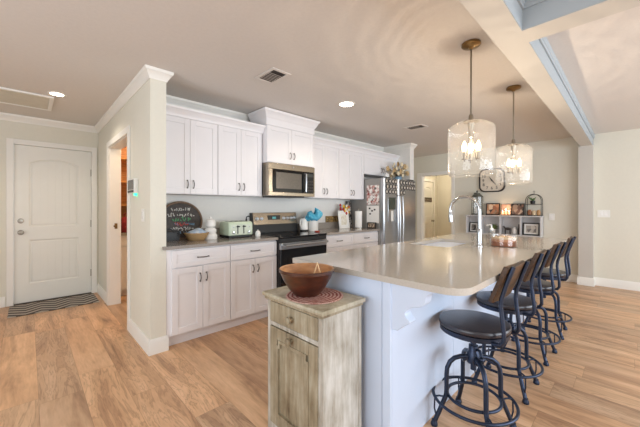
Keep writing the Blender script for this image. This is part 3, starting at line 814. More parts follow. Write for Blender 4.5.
# ================================================================== BAR STOOLS
def make_stool():
    r = thing('bar_stool', (0, 0, 0), 'stool', 'stool', 'industrial bar stools along the island')
    # swivelling seat
    st = MB().lathe([(0.0001, 0.578), (0.168, 0.578), (0.182, 0.584), (0.186, 0.594), (0.186, 0.603), (0.181, 0.611), (0.170, 0.6135), (0.0001, 0.612)], (0, 0, 0), 56).build('seat', M['seat'], r)
    MB().lathe([(0.0001, 0.548), (0.165, 0.548), (0.178, 0.552), (0.180, 0.577), (0.0001, 0.577)], (0, 0, 0), 56).build('seat_pan', M['stool'], r)
    # screw, hub, nut
    MB().cyl((0, 0, 0.33), (0, 0, 0.548), 0.016, 14).build('screw', M['stool'], r)
    hb = MB().lathe([(0.0001, 0.37), (0.034, 0.37), (0.036, 0.385), (0.036, 0.425), (0.026, 0.44), (0.024, 0.47), (0.0001, 0.47)], (0, 0, 0), 20)
    for a in range(4):
        q = PI/4+a*PI/2
        hb.cyl((0.03*math.cos(q), 0.03*math.sin(q), 0.40), (0.062*math.cos(q), 0.062*math.sin(q), 0.385), 0.013, 10)
    hb.build('hub', M['stool'], r)
    MB().tube([(0.0, -0.02, 0.45), (-0.02, -0.045, 0.455), (-0.03, -0.055, 0.43)], 0.008, 8).ball((-0.032, -0.057, 0.415), 0.014).build('lock_knob', M['stool'], r)
    # four legs: two crossing arches
    for a in range(4):
        q = PI/4+a*PI/2; c, s = math.cos(q), math.sin(q)
        prof = [(0.03, 0.405), (0.07, 0.403), (0.105, 0.392), (0.130, 0.370), (0.146, 0.335), (0.150, 0.29), (0.150, 0.20), (0.153, 0.175), (0.165, 0.145), (0.190, 0.085), (0.216, 0.025)]
        lg = MB().tube([(d*c, d*s, z) for d, z in prof], 0.0125, 12).build('leg', M['stool'], r)
        MB().lathe([(0.0001, 0), (0.018, 0), (0.020, 0.006), (0.018, 0.018), (0.014, 0.026), (0.0135, 0.034), (0.0001, 0.036)], (0.219*c, 0.219*s, 0), 16).build('foot', M['stool'], lg)
        MB().tube([(0.154*c, 0.154*s, 0.165), (0.19*c, 0.19*s, 0.172), (0.215*c, 0.215*s, 0.168)], 0.005, 8).tube([(0.216*c, 0.216*s, 0.163), (0.218*c, 0.218*s, 0.10), (0.207*c, 0.207*s, 0.052)], 0.0045, 8).build('ring_bracket', M['stool'], lg)
    MB().tube([(0.215*math.cos(2*PI*i/56), 0.215*math.sin(2*PI*i/56), 0.165) for i in range(56)], 0.0085, 10, True).build('foot_ring', M['stool'], r)
    MB().tube([(0.138*math.cos(2*PI*i/48), 0.138*math.sin(2*PI*i/48), 0.175) for i in range(48)], 0.0085, 10, True).build('inner_ring', M['stool'], r)
    # two bent uprights and a curved wooden backrest (the sitter faces +y)
    for sx in (-1, 1):
        x = 0.115*sx
        up = MB()
        P = [(x*0.75, -0.09, 0.560), (x, -0.15, 0.557), (x, -0.180, 0.562), (x, -0.193, 0.585), (x, -0.192, 0.63), (x, -0.184, 0.70), (x, -0.178, 0.755), (x, -0.182, 0.80), (x, -0.206, 0.88), (x, -0.232, 0.955), (x, -0.235, 0.965)]
        up.tube(P, 0.0105, 10).build('upright', M['stool'], r)
    w = MB()
    n = 12; rows = [(-0.148, 0.755), (-0.152, 0.762), (-0.205, 0.937), (-0.209, 0.945)]
    def bow(u): return 0.008*(u*u)         # ends come forward
    vs = []; th = 0.022
    for i in range(n+1):
        u = -1+2*i/n
        for (y, z) in ((-0.166, 0.772), (-0.240, 0.960)):
            vs.append((0.142*u, y+bow(u)+0.010, z)); vs.append((0.142*u, y+bow(u)+0.010+th, z+0.007))
    fs = []
    for i in range(n):
        a, b = 4*i, 4*(i+1)
        fs += [(a, b, b+2, a+2), (a+1, a+3, b+3, b+1), (a, a+1, b+1, b), (a+2, b+2, b+3, a+3)]
    fs += [(0, 2, 3, 1), (4*n, 4*n+1, 4*n+3, 4*n+2)]
    bk = w.add(vs, fs).build('backrest', M['board'], r, bevel=0.003)
    for sx in (-1, 1):
        for z, y in ((0.82, -0.141), (0.915, -0.178)):
            MB().ball((0.115*sx, y+0.004, z), 0.009, 0.005, 0.009, 10).build('bolt', M['stool'], bk)
    return r
proto = make_stool()
SP = [((1.83, 0.628), 'dark metal bar stool nearest the viewer, whole round seat showing, at the island', -3),
      ((2.445, 0.625), 'bar stool second from the viewer, tucked in behind the nearest stool', 0),
      ((3.12, 0.62), 'bar stool third from the viewer along the island overhang', -2),
      ((3.80, 0.62), 'bar stool farthest from the viewer, nearest the wall pilaster', 2)]
for i, (p, lab, rz) in enumerate(SP):
    o = proto if i == 0 else copy_tree(proto)
    o.location = (p[0], p[1], 0); o.rotation_euler = (0, 0, math.radians(rz)); o['label'] = lab

# ================================================================== RUSTIC CABINET, BOWL
t = thing('tilt_out_cabinet', (1.09, 1.16, 0), 'small distressed grey-green wooden cabinet standing against the island end', 'cabinet')
X0, X1, Y0, Y1 = 0.962, 1.240, 0.975, 1.412
MB().prism([(X0+0.02, Y0), (X1, Y0), (X1, Y1), (X0+0.02, Y1)], 'z', 0.05, 0.768).box(X0, X0+0.02, Y0, Y0+0.03, 0, 0.768).box(X0, X0+0.02, Y1-0.03, Y1, 0, 0.768).box(X0, X0+0.02, Y0+0.03, Y1-0.03, 0.748, 0.768).box(X0, X0+0.02, Y0+0.03, Y1-0.03, 0.612, 0.634).box(X0, X0+0.02, Y0+0.03, Y1-0.03, 0.03, 0.08).build('body', M['distress2'], t, bevel=0.002)
MB().prism([(0.935, 0.772), (0.938, 0.769), (1.250, 0.769), (1.250, 0.79), (0.938, 0.79), (0.932, 0.784)], 'y', 0.952, 1.430).build('top', M['distress3'], t, bevel=0.003)
MB().box(0.945, 1.245, 0.963, 0.9745, 0.752, 0.7688).box(0.945, 0.9615, 0.9745, 1.422, 0.752, 0.7688).build('moulding', M['distress'], t, bevel=0.004)
MB().box(X1-0.02, X1, Y0-0.004, Y0-0.0002, 0.0, 0.768).box(X0, X0+0.02, Y0-0.004, Y0-0.0002, 0.0, 0.768).build('side_stile', M['distress2'], t, bevel=0.002)
def wknob(parent, x, y, z):
    MB().lathe([(0.010, 0.001), (0.009, -0.010), (0.013, -0.016), (0.019, -0.024), (0.018, -0.033), (0.010, -0.038), (0.0001, -0.039)], (x, y, z), 18, axis='x').build('knob', M['distress'], parent)
dr = MB().box(X0-0.006, X0+0.012, Y0+0.031, Y1-0.031, 0.637, 0.745).build('drawer', M['distress'], t, bevel=0.004)
wknob(dr, X0-0.005, (Y0+Y1)/2, 0.69)
w = MB()
ya, yb, za, zb = Y0+0.031, Y1-0.031, 0.083, 0.609
f = 0.062
w.box(X0-0.006, X0+0.012, ya, ya+f, za, zb).box(X0-0.006, X0+0.012, yb-f, yb, za, zb).box(X0-0.006, X0+0.012, ya+f, yb-f, za, za+f).box(X0-0.006, X0+0.012, ya+f, yb-f, zb-f, zb)
dd = w.build('door', M['distress'], t, bevel=0.003)
def orect(y0, y1, z0, z1, c):
    return [(y0, z0), (y1, z0), (y1, z1-c), (y1-c*0.6, z1-c), (y1-c*0.6, z1), (y0+c*0.6, z1), (y0+c*0.6, z1-c), (y0, z1-c)]
o1 = orect(ya+f-0.004, yb-f+0.004, za+f-0.004, zb-f+0.004, 0.03)
w = MB(); o2 = inset(o1, 0.016); o3 = inset(o1, 0.032)
n = len(o1)
def lay(mb, A, xa, B, xb):
    mb.add([(xa, p[0], p[1]) for p in A]+[(xb, p[0], p[1]) for p in B], [(i, (i+1) % n, n+(i+1) % n, n+i) for i in range(n)])
lay(w, o1, X0-0.010, o2, X0-0.010); lay(w, o1, X0-0.010, o1, X0-0.004); lay(w, o2, X0-0.010, o2, X0+0.004); lay(w, o2, X0+0.004, o3, X0-0.001)
w.add([(X0-0.001, p[0], p[1]) for p in o3], [tuple(range(n))])
w.build('raised_panel', M['distress'], dd)
MB().box(X0+0.002, X0+0.012, ya+f-0.002, yb-f+0.002, za+f-0.002, zb-f+0.002).build('backing', M['distress'], dd)
wknob(dd, X0-0.005, (Y0+Y1)/2, 0.582)

w = MB().lathe([(0.0001, 0), (0.150, 0), (0.152, 0.002), (0.150, 0.004), (0.0001, 0.0045)], (0, 0, 0), 48)
m_, nt, b_, _o = newmat('woven_red'); 
tc = N(nt, 'ShaderNodeTexCoord'); wv = N(nt, 'ShaderNodeTexWave', wave_type='RINGS', rings_direction='Z'); wv.inputs['Scale'].default_value = 16; wv.inputs['Distortion'].default_value = 3; wv.inputs['Detail'].default_value = 2; wv.inputs['Detail Scale'].default_value = 6
nt.links.new(tc.outputs['Object'], wv.inputs['Vector'])
nt.links.new(ramp(nt, wv.outputs['Fac'], [(0.2, lin((140, 66, 60))), (0.8, lin((206, 170, 158)))]), b_.inputs['Base Color']); b_.inputs['Roughness'].default_value = 0.9
o = w.build('placemat', m_, origin=(0, 0, 0)); o.location = (1.088, 1.165, 0.7905)
tag(o, 'round woven red placemat under the wooden bowl', 'placemat')
t = thing('dough_bowl', (1.055, 1.195, 0.795), 'turned dark wooden bowl on the distressed cabinet', 'bowl')
c = (1.068, 1.205, 0.7955)
MB().lathe([(0.0001, 0.0), (0.068, 0.0), (0.072, 0.005), (0.098, 0.035), (0.126, 0.082), (0.141, 0.118), (0.146, 0.122), (0.147, 0.132), (0.1435, 0.138)], c, 56).build('outside', M['bowlw'], t)
MB().lathe([(0.1435, 0.138), (0.137, 0.134), (0.122, 0.09), (0.090, 0.04), (0.055, 0.016), (0.0001, 0.012)], c, 56).build('inside', M['bowlin'], t)
t = thing('wooden_scoop', (1.08, 1.16, 0.82), 'small pale wooden scoop with a pointed loop handle lying in the wooden bowl', 'scoop')
MB().lathe([(0.0001, 0.813), (0.018, 0.818), (0.026, 0.84), (0.022, 0.838), (0.012, 0.823), (0.0001, 0.82)], (1.075, 1.165, 0), 20).build('cup', M['palewood'], t)
MB().tube([(1.075, 1.175, 0.84), (1.095, 1.175, 0.90), (1.108, 1.165, 0.960), (1.118, 1.150, 0.90), (1.098, 1.155, 0.838)], 0.0055, 8).build('handle', M['palewood'], t)

# ================================================================== PENDANTS
def make_pendant():
    r = thing('pendant_light', (0, 0, 0), 'pendant', 'pendant light', 'glass pendant lights above the island')
    MB().lathe([(0.0001, 2.4395), (0.060, 2.4395), (0.064, 2.434), (0.064, 2.422), (0.055, 2.414), (0.018, 2.406), (0.010, 2.395), (0.0001, 2.395)], (0, 0, 0), 36).build('canopy', M['brass'], r)
    MB().cyl((0, 0, 1.90), (0, 0, 2.40), 0.0065, 12).build('stem', M['nickel'], r)
    MB().lathe([(0.0001, 1.925), (0.012, 1.925), (0.016, 1.91), (0.018, 1.885), (0.050, 1.879), (0.052, 1.868), (0.024, 1.862), (0.016, 1.80), (0.018, 1.76), (0.0001, 1.755)], (0, 0, 0), 28).build('socket_hub', M['nickel'], r)
    MB().lathe([(0.030, 1.882), (0.060, 1.878), (0.100, 1.862), (0.132, 1.846), (0.149, 1.832), (0.155, 1.812), (0.156, 1.78), (0.154, 1.60), (0.156, 1.52), (0.153, 1.50), (0.142, 1.487)], (0, 0, 0), 64).build('shade', M['seeded'], r)
    MB().tube([(0.1425*math.cos(2*PI*i/64), 0.1425*math.sin(2*PI*i/64), 1.488) for i in range(64)], 0.0035, 8, True).build('shade_rim', M['seeded'], r)
    for a in range(3):
        q = 2*PI*a/3+0.4; x, y = 0.052*math.cos(q), 0.052*math.sin(q)
        sk = MB().tube([(0.012*math.cos(q), 0.012*math.sin(q), 1.765), (0.035*math.cos(q), 0.035*math.sin(q), 1.60), (x*0.95, y*0.95, 1.585), (x, y, 1.60)], 0.004, 8).lathe([(0.0001, 1.598), (0.018, 1.598), (0.020, 1.604), (0.011, 1.606), (0.011, 1.655), (0.0001, 1.655)], (x, y, 0), 14).build('candle_arm', M['nickel'], r)
        MB().lathe([(0.0001, 1.655), (0.009, 1.657), (0.0165, 1.677), (0.016, 1.695), (0.008, 1.722), (0.0001, 1.735)], (x, y, 0), 14).build('bulb', M['bulb'], sk)
    return r
pd = make_pendant()
for i, (x, y, lab) in enumerate(((2.293, 0.803, 'nearer glass drum pendant light on a brass canopy above the island'), (3.43, 0.805, 'farther glass drum pendant light, hanging in front of the wall clock'))):
    o = pd if i == 0 else copy_tree(pd)
    o.location = (x, y, 0); o['label'] = lab
    # light leaves through the wavy seeded glass, so it is uneven by direction
    L = lamp('pendant_glow', (x, y, 1.70), 16, (1.0, 0.82, 0.62), 0.03).data
    L.use_nodes = True; nt = L.node_tree; em = nt.nodes['Emission']
    ge = N(nt, 'ShaderNodeNewGeometry'); nz = N(nt, 'ShaderNodeTexNoise'); nz.inputs['Scale'].default_value = 2.2; nz.inputs['Detail'].default_value = 1
    wv = N(nt, 'ShaderNodeTexWave', wave_type='RINGS', rings_direction='Z'); wv.inputs['Scale'].default_value = 4.5
    wv.inputs['Distortion'].default_value = 3; wv.inputs['Detail'].default_value = 1.5; wv.inputs['Detail Scale'].default_value = 0.8
    nt.links.new(ge.outputs['Incoming'], wv.inputs['Vector'])
    mp = N(nt, 'ShaderNodeMapRange'); mp.inputs['From Min'].default_value = 0.55; mp.inputs['To Min'].default_value = 0.75; mp.inputs['To Max'].default_value = 1.45
    nt.links.new(wv.outputs['Fac'], mp.inputs[0]); nt.links.new(mp.outputs[0], em.inputs['Strength'])

# ================================================================== CEILING FITTINGS
def can_light(x, y, label, r):
    t = thing('recessed_light', (x, y, CH), label, 'ceiling light', 'round recessed ceiling lights')
    MB().lathe([(r+0.024, CH-0.0005), (r+0.024, CH-0.004), (r+0.016, CH-0.007), (r, CH-0.005), (r, CH-0.0005)], (x, y, 0), 40).build('trim_ring', M['trim'], t)
    MB().lathe([(0.0001, CH-0.0035), (r-0.0005, CH-0.003)], (x, y, 0), 40).build('lens', M['led'], t)
    lamp('can_beam', (x, y, CH-0.03), 22, (1.0, 0.88, 0.72), 0.06, math.radians(150))
can_light(2.62, 2.27, 'round lit recessed light in the kitchen ceiling, above the range area', 0.078)
can_light(0.215, 4.17, 'round lit recessed light in the hall ceiling, near the wide return air grille', 0.056)
def vent(x0, x1, y0, y1, label, n):
    t = thing('ceiling_vent', ((x0+x1)/2, (y0+y1)/2, CH), label, 'vent', 'white ceiling air vents')
    b = 0.03
    MB().box(x0, x1, y0, y0+b, CH-0.008, CH-0.0005).box(x0, x1, y1-b, y1, CH-0.008, CH-0.0005).box(x0, x0+b, y0+b, y1-b, CH-0.008, CH-0.0005).box(x1-b, x1, y0+b, y1-b, CH-0.008, CH-0.0005).build('frame', M['ceiling'], t, bevel=0.002)
    MB().box(x0+b, x1-b, y0+b, y1-b, CH-0.002, CH-0.0008).build('duct', M['gap'], t)
    for i in range(2, n):
        y = y0+b+(y1-y0-2*b)*(i+0.5)/n
        MB().prism([(y-0.012, CH-0.010), (y-0.010, CH-0.010), (y+0.010, CH-0.004), (y+0.008, CH-0.004)], 'x', x0+b, x1-b).build('louvre', M['ceiling'], t)
vent(1.48, 1.68, 2.10, 2.40, 'square white ceiling vent above the kitchen aisle, nearer the viewer', 9)
vent(4.0, 4.2, 2.06, 2.36, 'small white ceiling vent farther away, in front of the refrigerator', 9)
t = thing('return_air_grille', (-0.1, 4.6, CH), 'wide white return air grille in the hall ceiling before the front door', 'vent')
x0, x1, y0, y1 = -0.55, 0.20, 4.30, 4.90
MB().box(x0, x1, y0, y0+0.035, CH-0.018, CH-0.0005).box(x0, x1, y1-0.035, y1, CH-0.018, CH-0.0005).box(x0, x0+0.035, y0+0.035, y1-0.035, CH-0.018, CH-0.0005).box(x1-0.035, x1, y0+0.035, y1-0.035, CH-0.018, CH-0.0005).build('frame', M['trim'], t, bevel=0.003)
MB().box(x0+0.035, x1-0.035, y0+0.035, y1-0.035, CH-0.003, CH-0.0008).build('filter', mat('filter_tan', (140, 128, 108), 0.9), t)
grl = mat('grille_tan', (196, 188, 170), 0.7)
for i in range(12):
    y = y0+0.06+i*0.0435
    MB().prism([(y, CH-0.004), (y+0.003, CH-0.004), (y+0.016, CH-0.014), (y+0.013, CH-0.014)], 'x', x0+0.035, x1-0.035).build('louvre', grl, t)

# ================================================================== SMALL THINGS
CT = 0.9145
def text_mesh(body, size, depth=0.001):
    cu = bpy.data.curves.new('lettering', 'FONT'); cu.body = body; cu.size = size; cu.extrude = depth
    cu.align_x = 'CENTER'; cu.align_y = 'CENTER'
    o = bpy.data.objects.new('lettering', cu); COL.objects.link(o)
    dg = bpy.context.evaluated_depsgraph_get(); dg.update()
    me = bpy.data.meshes.new_from_object(o.evaluated_get(dg))
    vs = [tuple(v.co) for v in me.vertices]; fs = [tuple(p.vertices) for p in me.polygons]
    bpy.data.objects.remove(o); bpy.data.curves.remove(cu); bpy.data.meshes.remove(me)
    return vs, fs

# round sign leaning on the wall
t = thing('round_sign', (1.18, 3.33, CT), 'dark round wooden sign with coloured lettering leaning against the kitchen wall', 'sign')
cz = CT+0.205
def lean(x, h, d=0.0):              # h: height up the board, d: out of the face
    return (x, 3.335+h*0.16-d, CT+h*0.985)
w = MB(); n = 48; cx, R_ = 1.185, 0.205
front = [lean(cx+R_*1.1*math.cos(2*PI*i/n), R_+R_*math.sin(2*PI*i/n), 0.0) for i in range(n)]
back = [(p[0], p[1]+0.018, p[2]) for p in front]
w.add(front+back, [tuple(range(n)), tuple(range(n, 2*n))[::-1]]+[(i, (i+1) % n, n+(i+1) % n, n+i) for i in range(n)])
w.build('board', wood('sign_board', (34, 28, 26), (66, 54, 46), (8, 1, 8), 4, 0.5), t, bevel=0.002)
w = MB(); w.tube([lean(cx+(R_-0.008)*1.1*math.cos(2*PI*i/n), R_+(R_-0.006)*math.sin(2*PI*i/n), 0.003) for i in range(n)], 0.012, 8, True)
w.build('rim', wood('sign_rim', (92, 70, 52), (134, 106, 82), (8, 1, 8), 4, 0.5), t)
sgn = [mat('letter_white', (222, 220, 214), 0.6), mat('letter_green', (96, 176, 120), 0.6), mat('letter_red', (206, 84, 74), 0.6), mat('letter_blue', (130, 170, 200), 0.6)]
rnd = random.Random(3)
w = MB()
for h, cnt, wid, mi, sz in ((0.325, 9, 0.20, 0, 0.030), (0.265, 10, 0.29, 0, 0.034), (0.215, 8, 0.20, 1, 0.040), (0.165, 7, 0.15, 2, 0.036), (0.115, 9, 0.25, 0, 0.034), (0.165, 2, 0.30, 3, 0.03), (0.07, 6, 0.16, 3, 0.028)):
    for k in range(cnt):
        x = cx-wid/2+wid*(k+0.5)/cnt
        p = [lean(x+rnd.uniform(-0.48, 0.48)*wid/cnt, h+rnd.uniform(-0.62, 0.62)*sz, 0.003) for _ in range(4)]
        w.tube(p, 0.0045, 5, False, mi)
w.build('lettering', sgn, t)

# dark framed picture half hidden behind the sign
t = thing('black_stand', (0.985, 3.25, CT), 'small black openwork stand in the corner under the round sign', 'stand')
w = MB().box(0.93, 1.12, 3.24, 3.252, CT, CT+0.012).box(0.93, 0.942, 3.24, 3.252, CT+0.012, CT+0.15).box(1.108, 1.12, 3.24, 3.252, CT+0.012, CT+0.10).box(0.942, 1.108, 3.242, 3.25, CT+0.012, CT+0.03)
w.tube([(0.936, 3.246, CT+0.14), (0.98, 3.246, CT+0.115), (1.03, 3.246, CT+0.125), (1.07, 3.246, CT+0.09), (1.114, 3.246, CT+0.098)], 0.007, 8)
w.build('frame', M['blackm'], t, bevel=0.002)
MB().box(0.945, 1.105, 3.252, 3.262, CT, CT+0.09).build('back_plate', M['blackm'], t)

# basket with a folded blue and white cloth
t = thing('bread_basket', (1.265, 3.17, CT), 'round wicker basket on the counter in front of the round sign', 'basket')
w = MB().lathe([(0.0001, 0), (0.075, 0), (0.085, 0.01), (0.112, 0.055), (0.118, 0.072), (0.113, 0.072), (0.08, 0.014), (0.0001, 0.010)], (1.265, 3.16, CT), 40)
m_, nt, b_, _o = newmat('wicker'); tc = N(nt, 'ShaderNodeTexCoord'); wv = N(nt, 'ShaderNodeTexWave', wave_type='BANDS', bands_direction='Z'); wv.inputs['Scale'].default_value = 28; wv.inputs['Distortion'].default_value = 2
nt.links.new(tc.outputs['Object'], wv.inputs['Vector'])
nt.links.new(ramp(nt, wv.outputs['Fac'], [(0.2, lin((150, 112, 68))), (0.8, lin((214, 182, 134)))]), b_.inputs['Base Color']); b_.inputs['Roughness'].default_value = 0.8
bump(nt, b_, wv.outputs['Fac'], 0.6, 0.004)
w.build('bowl', m_, t)
MB().tube([(1.265+0.117*math.cos(2*PI*i/40), 3.16+0.117*math.sin(2*PI*i/40), CT+0.073) for i in range(40)], 0.007, 8, True).build('rim', m_, t)
w = MB(); k = 12; vs = []
for i in range(k+1):
    for j in range(k+1):
        u, v = -1+2*i/k, -1+2*j/k
        r2 = min(1, u*u+v*v)
        vs.append((1.265+0.10*u, 3.16+0.10*v*(0.9), CT+0.072+0.045*(1-r2)+0.010*math.sin(5*u+2*v)*(1-r2)))
w.add(vs, [(i*(k+1)+j, (i+1)*(k+1)+j, (i+1)*(k+1)+j+1, i*(k+1)+j+1) for i in range(k) for j in range(k) if (2*(i+.5)/k-1)**2+(2*(j+.5)/k-1)**2 < 1.0])
o = w.build('folded_cloth', mat('blue_white_cloth', (214, 222, 230), 0.85, rgb2=(158, 186, 212), scale=24), None, origin=(1.265, 3.16, CT+0.07), solid=0.006)
tag(o, 'pale blue and white cloth folded inside the wicker basket', 'cloth')

# stacked white jar
t = thing('stacked_jar', (1.415, 3.16, CT), 'white stacked ceramic jar with a round lid between the basket and the toaster', 'jar')
c = (1.415, 3.16, CT)
MB().lathe([(0.0001, 0), (0.066, 0), (0.070, 0.01), (0.069, 0.045), (0.056, 0.062), (0.0001, 0.062)], c, 32).build('lower_bowl', M['white'], t)
MB().lathe([(0.0001, 0.0625), (0.054, 0.0625), (0.062, 0.08), (0.060, 0.105), (0.044, 0.122), (0.0001, 0.122)], c, 32).build('middle_bowl', M['white'], t)
MB().lathe([(0.0001, 0.1225), (0.030, 0.1225), (0.050, 0.14), (0.053, 0.165), (0.046, 0.190), (0.0001, 0.190)], c, 32).build('upper_bowl', M['white'], t)
ld = MB().lathe([(0.0001, 0.1905), (0.049, 0.1905), (0.046, 0.205), (0.028, 0.220), (0.0001, 0.224)], c, 28).build('lid', M['white'], t)
MB().ball((c[0], c[1], c[2]+0.232), 0.013, n=12).build('knob', M['white'], ld)

# four-slot toaster
mint = mat('mint_enamel', (196, 212, 188), 0.28, var=0.01, coat=0.3)
t = thing('toaster', (1.735, 3.19, CT), 'mint green four-slot toaster on the grey counter', 'toaster')
x0, x1, y0, y1 = 1.585, 1.885, 3.075, 3.31
prof = [(y0, CT+0.025), (y0, CT+0.15), (y0+0.012, CT+0.172), (y0+0.035, CT+0.182), (y1-0.035, CT+0.182), (y1-0.012, CT+0.172), (y1, CT+0.15), (y1, CT+0.025)]
MB().prism(prof, 'x', x0, x1).build('shell', mint, t, bevel=0.012, seg=3)
MB().box(x0+0.005, x1-0.005, y0+0.005, y1-0.005, CT+0.006, CT+0.025).build('plinth', M['blackm'], t)
for xx in (x0+0.02, x1-0.04):
    for yy in (y0+0.02, y1-0.04): MB().box(xx, xx+0.02, yy, yy+0.02, CT, CT+0.007).build('foot', M['blackm'], t)
for i, xx in enumerate((x0+0.04, x0+0.105, x1-0.135, x1-0.07)):
    MB().box(xx, xx+0.03, y0+0.05, y1-0.05, CT+0.181, CT+0.1835).build('slot', M['blackm'], t)
MB().box(x0+0.02, x1-0.02, y0-0.004, y0, CT+0.035, CT+0.15).build('front_plate', mat('toaster_plate', (208, 216, 198), 0.3, var=0.01), t, bevel=0.003)
for i, xx in enumerate((1.69, 1.765)):
    MB().box(xx-0.006, xx+0.006, y0-0.0055, y0-0.003, CT+0.045, CT+0.14).build('lever_slot', M['blackm'], t)
    MB().box(xx-0.016, xx+0.016, y0-0.028, y0-0.006, CT+0.12, CT+0.134).build('lever', M['blackm'], t, bevel=0.003)
for xx in (1.635, 1.83):
    MB().lathe([(0.014, 0), (0.013, -0.014), (0.0001, -0.015)], (xx, y0-0.004, CT+0.06), 18, axis='y').build('dial', M['chrome'], t)
    MB().lathe([(0.006, 0), (0.006, -0.004), (0.0001, -0.005)], (xx, y0-0.004, CT+0.12), 12, axis='y').build('button', M['chrome'], t)

t = thing('lidded_pot', (1.905, 3.04, CT), 'little white lidded pot beside the toaster at the counter edge', 'pot')
MB().lathe([(0.0001, 0), (0.025, 0), (0.030, 0.008), (0.031, 0.04), (0.026, 0.055), (0.0001, 0.056)], (1.925, 3.03, CT), 24).build('pot_body', M['white'], t)
MB().lathe([(0.027, 0.056), (0.022, 0.066), (0.006, 0.072), (0.006, 0.082), (0.0001, 0.083)], (1.925, 3.03, CT), 20).build('lid', M['white'], t)
t = thing('black_bottle', (1.96, 3.33, CT), 'slim black bottle with a curved top behind the toaster, by the range', 'bottle')
MB().lathe([(0.0001, 0), (0.022, 0), (0.024, 0.01), (0.024, 0.14), (0.012, 0.175), (0.010, 0.20), (0.0001, 0.20)], (1.955, 3.34, CT), 20).build('bottle_body', M['blackm'], t)
MB().tube([(1.955, 3.34, CT+0.20), (1.955, 3.335, CT+0.222), (1.975, 3.325, CT+0.232), (1.99, 3.318, CT+0.222)], 0.007, 8).build('pourer', M['blackm'], t)

# things right of the range
t = thing('kettle', (2.93, 3.2, CT), 'white and steel electric kettle just right of the oven range', 'kettle')
c = (2.865, 3.29, CT)
MB().lathe([(0.0001, 0), (0.062, 0), (0.064, 0.02), (0.060, 0.022), (0.0001, 0.022)], c, 28).build('base', M['blackm'], t)
MB().lathe([(0.0001, 0.022), (0.058, 0.022), (0.060, 0.04), (0.052, 0.15), (0.044, 0.185), (0.0001, 0.187)], c, 32).build('jug', M['white'], t)
MB().lathe([(0.044, 0.187), (0.040, 0.197), (0.008, 0.202), (0.008, 0.216), (0.0001, 0.217)], c, 24).build('lid', M['steel'], t)
MB().tube([(c[0]-0.05, c[1]-0.01, c[2]+0.165), (c[0]-0.085, c[1]-0.02, c[2]+0.16), (c[0]-0.092, c[1]-0.02, c[2]+0.10), (c[0]-0.062, c[1]-0.01, c[2]+0.05)], 0.009, 8).build('handle', M['white'], t)
MB().prism([(c[0]+0.04, c[2]+0.13), (c[0]+0.075, c[2]+0.178), (c[0]+0.04, c[2]+0.185)], 'y', c[1]-0.014, c[1]+0.014).build('spout', M['white'], t)
t = thing('utensil_crock', (3.04, 3.18, CT), 'white crock by the range holding a crumpled bright blue bag', 'crock')
c = (2.985, 3.22, CT)
MB().lathe([(0.0001, 0), (0.064, 0), (0.068, 0.008), (0.074, 0.15), (0.077, 0.158), (0.072, 0.158), (0.066, 0.012), (0.0001, 0.010)], c, 32).build('crock_body', M['white'], t)
blue = mat('blue_film', (44, 150, 190), 0.25, var=0.25, scale=30, rgb2=(110, 190, 214))
w = MB(); rnd = random.Random(5); n1, n2 = 20, 9; vs = []
for j in range(n2):
    tt = j/(n2-1)
    for i in range(n1):
        a = 2*PI*i/n1
        r = (0.05+0.055*math.sin(PI*min(1, tt*0.9+0.12)))*(1+0.22*math.sin(3*a+4*tt)+0.12*math.sin(7*a))
        if j == n2-1: r *= 0.3
        vs.append((c[0]+r*1.25*math.cos(a)+0.03*tt*math.cos(a), c[1]+r*0.8*math.sin(a), c[2]+0.145+0.125*tt+0.025*math.sin(2*a+1)*tt+(0.045*tt if math.cos(a) > 0.6 else 0)))
w.add(vs, [(j*n1+i, j*n1+(i+1) % n1, (j+1)*n1+(i+1) % n1, (j+1)*n1+i) for j in range(n2-1) for i in range(n1)])
o = w.build('plastic_bag', blue, None, origin=(c[0], c[1], CT+0.145), solid=0.002)
tag(o, 'crumpled bright blue plastic bag stuffed in the white crock', 'bag')
o = MB().lathe([(0.0001, 0), (0.024, 0), (0.040, 0.012), (0.042, 0.018), (0.036, 0.016), (0.0001, 0.006)], (2.87, 3.02, CT), 24).build('spoon_rest', mat('red_glaze', (168, 62, 50), 0.25))
tag(o, 'small red dish in front of the white crock', 'dish')
t = thing('wall_outlet', (3.14, 3.43, 1.10), 'white double outlet on the kitchen wall between the blue bag and the gold-brown plaque', 'outlet')
MB().box(3.345, 3.42, 3.434, 3.44, 1.05, 1.165).build('plate', M['whitep'], t, bevel=0.002)
for z in (1.085, 1.13): MB().box(3.367, 3.398, 3.431, 3.4345, z-0.014, z+0.014).build('socket', M['whitep'], t, bevel=0.002)
o = MB().box(3.45, 3.78, 3.414, 3.436, 1.0155, 1.115).build('wooden_plaque', picture('plaque_gold', [(164, 132, 80), (120, 96, 56), (190, 160, 104), (90, 72, 48)], 40), bevel=0.003)
tag(o, 'narrow gold-brown plaque standing on the counter upstand behind the crock', 'plaque')
def frame(name, loc, w_, h_, ang, lean_, fmat, pmat, label, cat='picture frame', mat_w=0.0, group=None, b=0.018):
    """a leaning frame: origin at bottom centre, faces -y before rotation"""
    t = thing(name, (0, 0, 0), label, cat, group)
    mb = MB().box(-w_/2, -w_/2+b, -0.008, 0.008, 0, h_).box(w_/2-b, w_/2, -0.008, 0.008, 0, h_).box(-w_/2+b, w_/2-b, -0.008, 0.008, 0, b).box(-w_/2+b, w_/2-b, -0.008, 0.008, h_-b, h_)
    mb.build('frame_border', fmat, t, bevel=0.002)
    if mat_w:
        MB().box(-w_/2+b, w_/2-b, -0.002, 0.006, b, h_-b).build('mount', M['paper'], t)
    MB().box(-w_/2+b+mat_w, w_/2-b-mat_w, -0.004, 0.0055, b+mat_w, h_-b-mat_w).build('print', pmat, t)
    t.location = loc; t.rotation_euler = (math.radians(-lean_), 0, math.radians(ang))
    return t
